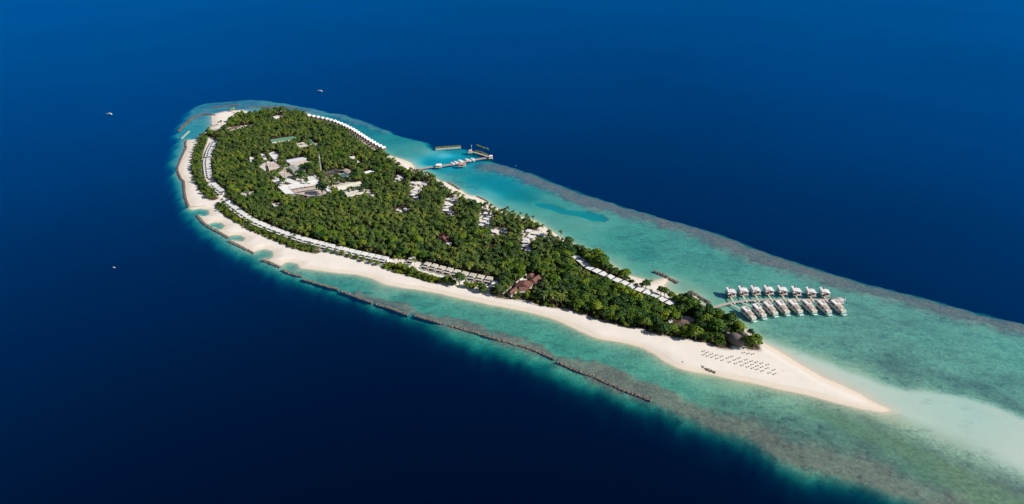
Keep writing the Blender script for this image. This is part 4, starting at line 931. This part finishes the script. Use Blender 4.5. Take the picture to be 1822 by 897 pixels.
XX, YY = np.meshgrid(xs, ys); XX = XX+(np.arange(len(ys)) % 2)[:, None]*sp_/2
XX = (XX+RNG.uniform(-1.7, 1.7, XX.shape)).ravel(); YY = (YY+RNG.uniform(-1.7, 1.7, YY.shape)).ravel()
fs = sdf(XX, YY, forestG); inF = fs < -.5
sc_ = fbm(XX, YY, 55); sp2 = fbm(XX+500, YY+90, 22); gap = vnoise(XX, YY, 14)
pale = fbm(XX-200, YY+300, 30)
for x, y, k, a, b2, g_, f_ in zip(XX[inF], YY[inF], range(10**6), sc_[inF], sp2[inF], gap[inF], fs[inF]):
    px, py = P(x, y, 1)
    if g_ < .10: continue
    pp = .72 if px < 900 else (.6 if px < 1060 else .26)      # the tip is mostly broadleaf
    kind = 'palm' if (b2*.6+a*.4+random.uniform(-.12, .12)) < pp*.9 else 'tree'
    if f_ > -5 and random.random() < .45: kind = 'shrub'
    vi = random.randrange(len(KINDS_[kind])); s = random.uniform(.62, 1.3)
    if px > 1000 and kind == 'tree': s *= 1.15
    if kind == 'tree' and random.random() < .12: s *= 1.3
    if any(bool(inpoly(x, y, q)) for q in sandG[:1]): continue
    h = HT[kind][vi]*s
    if blocked(x, y, h+1.5, RAD[kind]*s):
        if random.random() < .5: 
            kind = 'shrub'; vi = random.randrange(2); s = random.uniform(.5, .9)
            if blocked(x, y, 4.5*s+1.5, 2): continue
        else: continue
    items.append((kind, vi, x, y, 1.45, random.random()*6.28, s))
for pl, hw in STRIPS:
    g = GP(pl)
    for a, b2 in zip(g, g[1:]):
        L = math.dist(a, b2); n = int(L*2*hw/13)
        for _ in range(n):
            t2 = random.random(); o_ = random.uniform(-1, 1)*hw*.9; ux, uy = (b2[0]-a[0])/L, (b2[1]-a[1])/L
            x = a[0]+ux*L*t2-uy*o_; y = a[1]+uy*L*t2+ux*o_
            far_ = P(x, y, 0)[1] < 372
            kind = random.choice(('tree', 'palm', 'shrub')) if far_ else ('shrub' if random.random() < .8 else 'palm')
            if kind == 'palm' and hw == 8: kind = 'shrub'
            vi = random.randrange(len(KINDS_[kind])); s = random.uniform(.7, 1.1)*(.7 if kind == 'tree' else 1)*(.75 if kind == 'palm' else 1)
            if len(clr) and np.min(np.hypot(clr[:, 0]-x, clr[:, 1]-y)-clr[:, 2]+2.5) < 0: continue
            items.append((kind, vi, x, y, 1.2, random.random()*6.28, s))
for px, py, s in ((583,450.5,.9),(597,453.5,.9),(609,456,1),(622,459.5,.9),(635,463,1),(648,467.5,1.1),(661,471.5,1),(673,474.5,1),(746,494,1.1),(757,498,1.2),(769,502,1.3),(778,503,1),(786,505,1.1),(797,507,1.7),(805,510,1.3),(812,512,1.5),(820,512,1.5),(830,514,1.3),(840,515,1.2),(848,513,1.1),(857,522,1.7),(712,482,1.6),(722,485,1.4),(734,489,1.5)):
    x, y = G(px, py); items.append(('shrub', 1, x, y, 1.2, random.random()*6, s*1.5))
    if px > 740: items.append(('shrub', 0, x+random.uniform(-4, 4), y+random.uniform(0, 5), 1.2, random.random()*6, s*1.2))
for px, py, s in ((378,231,.8),(391,226,.9),(395,224,.9),(927,391,.9),(937,394,.9),(948,397,.9),(997,424,.9),(1158,510,.7),(431,206,.9),(458,206,.9),(447,207,.9),(713,474,1.1),(703,472,1.0),(738,476,1.0),(526,428,.8),(445,404,.8),(1212,541,.9),(1175,527,.8)):
    x, y = G(px, py); items.append(('palm', 1, x, y, 1.2, random.random()*6, s))
SPECIAL = [(535,322,1.5,2,'big round dark tree standing between the pinkish block and the white hall'),(574,350,1.7,2,'big round dark tree at the near corner of the largest white hall'),(549,308,1.35,2,'dark round tree east of the grey gabled shed'),
 (629,322,1.2,2,'dark round tree right of the dark sports court'),(600,324,1.1,2,'dark tree in the sandy yard south of the sports court'),(818,509,1.35,0,'tall dense green tree rising from the shrubs before the beige villas'),(507,301,1.0,2,'grey green tree between the pinkish building and the long sheds'),
 (505,329,.9,1,'yellowish green tree before the bent pale roof'),(1340,622,1.25,1,'last green tree on the island tip beside the thatched dome'),(1328,619,1.1,0,'bushy green tree right of the thatched domes')]
protos = {}
LAB = {('tree', 0): ('mid green rounded broadleaf tree', 'broadleaf trees'), ('tree', 1): ('wide spreading green tree', 'spreading trees'), ('tree', 2): ('dark dense crowned tree', 'dark trees'), ('tree', 3): ('small bright green tree', 'small trees'),
 ('palm', 0): ('coconut palm with olive drooping fronds', 'coconut palms in the wood'), ('palm', 1): ('tall ragged coconut palm', 'tall coconut palms above the wood'), ('palm', 2): ('short full fronded coconut palm', 'short coconut palms in the wood'),
 ('shrub', 0): ('low rounded green shrub', 'low shrubs along the beach'), ('shrub', 1): ('upright bright green shrub', 'upright shrubs along the beach')}
NM = {'tree': 'broadleaf_tree', 'palm': 'coconut_palm', 'shrub': 'beach_shrub'}; CT = {'tree': 'tree', 'palm': 'palm tree', 'shrub': 'shrub'}
def region(x, y, kind):
    px, py = P(x, y, 0); mid = 300+(px-600)*.47
    if kind == 'shrub' and px < 575 and py > 300: return 'in front of the white villas'
    if px > 1230: return 'near the thatched domes'
    if px > 1090: return 'on the side of the lagoon villas' if py < 470+(px-1020)*.52 else 'on the southern beach side of the tip wood'
    if px > 960: return 'beside the lagoon villas' if py < 500 else 'east of the reddish restaurant'
    if px > 860: return 'around the reddish restaurant' if py > 470 else 'above the reddish restaurant'
    if px > 690: return 'behind the beige villas' if py > 400 else 'near the garden villas'
    return 'behind the long white villa row' if py > 330 else 'in the far northwest'
def plant(kind, vi, x, y, z_, rot, s, label=None, group=True):
    l0, g0 = LAB[(kind, vi)]; rg = region(x, y, kind)
    e = thing(NM[kind], label or f'{l0}, {rg}', CT[kind], (x, y, z_), rot, f'{g0} {rg}' if group else None, (s, s, s*(1.0)))
    c_, t_ = KINDS_[kind][vi]; o1 = link('crown', c_, e); o2 = link('trunk', t_, e)
    protos.setdefault((kind, vi), (o1, o2)); return e
for px, py, s, vi, lab in SPECIAL:
    s *= 1.35; x, y = G(px, py, 1.4); items = [it for it in items if math.hypot(it[2]-x, it[3]-y) > 4.5*s]
    plant('tree', vi, x, y, 1.4, 1.0, s, lab, False)
for kind, lim in (('tree', 280), ('palm', 280), ('shrub', 230)):
    L = sorted([it for it in items if it[0] == kind], key=lambda it: math.hypot(it[2], it[3]))
    for it in L[:lim]: plant(*it)
    rest = L[lim:]
    for vi in range(len(KINDS_[kind])):
        if (kind, vi) not in protos: plant(*[i for i in L if i[1] == vi][0])
    if not rest: continue
    nmv = {'tree': 'woodland', 'palm': 'palm_grove', 'shrub': 'undergrowth'}[kind]
    me = bpy.data.meshes.new(nmv); me.vertices.add(len(rest)); me.vertices.foreach_set('co', np.array([(i[2], i[3], i[4]) for i in rest], np.float32).ravel())
    for an, ty, vals in (('vi', 'INT', [i[1] for i in rest]), ('rot', 'FLOAT', [i[5] for i in rest]), ('sc', 'FLOAT', [i[6] for i in rest])):
        at = me.attributes.new(an, ty, 'POINT'); at.data.foreach_set('value', vals)
    ob = link(nmv, me); tag(ob, {'tree': 'dense green broadleaf wood covering the far and middle island', 'palm': 'dense olive palm grove covering the far and middle island', 'shrub': 'low green undergrowth along the far wood edges and clearings'}[kind], {'tree': 'wood', 'palm': 'palm grove', 'shrub': 'undergrowth'}[kind], kind='stuff')
    ng = bpy.data.node_groups.new(nmv, 'GeometryNodeTree'); ng.interface.new_socket('Geometry', in_out='INPUT', socket_type='NodeSocketGeometry'); ng.interface.new_socket('Geometry', in_out='OUTPUT', socket_type='NodeSocketGeometry')
    gi = ng.nodes.new('NodeGroupInput'); go = ng.nodes.new('NodeGroupOutput'); jn = ng.nodes.new('GeometryNodeJoinGeometry')
    for vi in reversed(range(len(KINDS_[kind]))):
        jj = ng.nodes.new('GeometryNodeJoinGeometry')
        for ob2 in protos[(kind, vi)]:
            oi = ng.nodes.new('GeometryNodeObjectInfo'); oi.inputs['Object'].default_value = ob2; oi.transform_space = 'ORIGINAL'; ng.links.new(oi.outputs['Geometry'], jj.inputs[0])
        g2 = ng.nodes.new('GeometryNodeGeometryToInstance'); ng.links.new(jj.outputs[0], g2.inputs[0]); ng.links.new(g2.outputs[0], jn.inputs[0])
    ip = ng.nodes.new('GeometryNodeInstanceOnPoints'); ip.inputs['Pick Instance'].default_value = True
    def na(n_, ty):
        q = ng.nodes.new('GeometryNodeInputNamedAttribute'); q.data_type = ty; q.inputs['Name'].default_value = n_; return q.outputs[0]
    cx3 = ng.nodes.new('ShaderNodeCombineXYZ'); ng.links.new(na('rot', 'FLOAT'), cx3.inputs[2])
    ng.links.new(gi.outputs[0], ip.inputs['Points']); ng.links.new(jn.outputs[0], ip.inputs['Instance']); ng.links.new(na('vi', 'INT'), ip.inputs['Instance Index'])
    ng.links.new(cx3.outputs[0], ip.inputs['Rotation']); ng.links.new(na('sc', 'FLOAT'), ip.inputs['Scale']); ng.links.new(ip.outputs[0], go.inputs[0])
    md = ob.modifiers.new('scatter', 'NODES'); md.node_group = ng
print('ITEMS', len(items), {k: sum(1 for i in items if i[0] == k) for k in KINDS_})
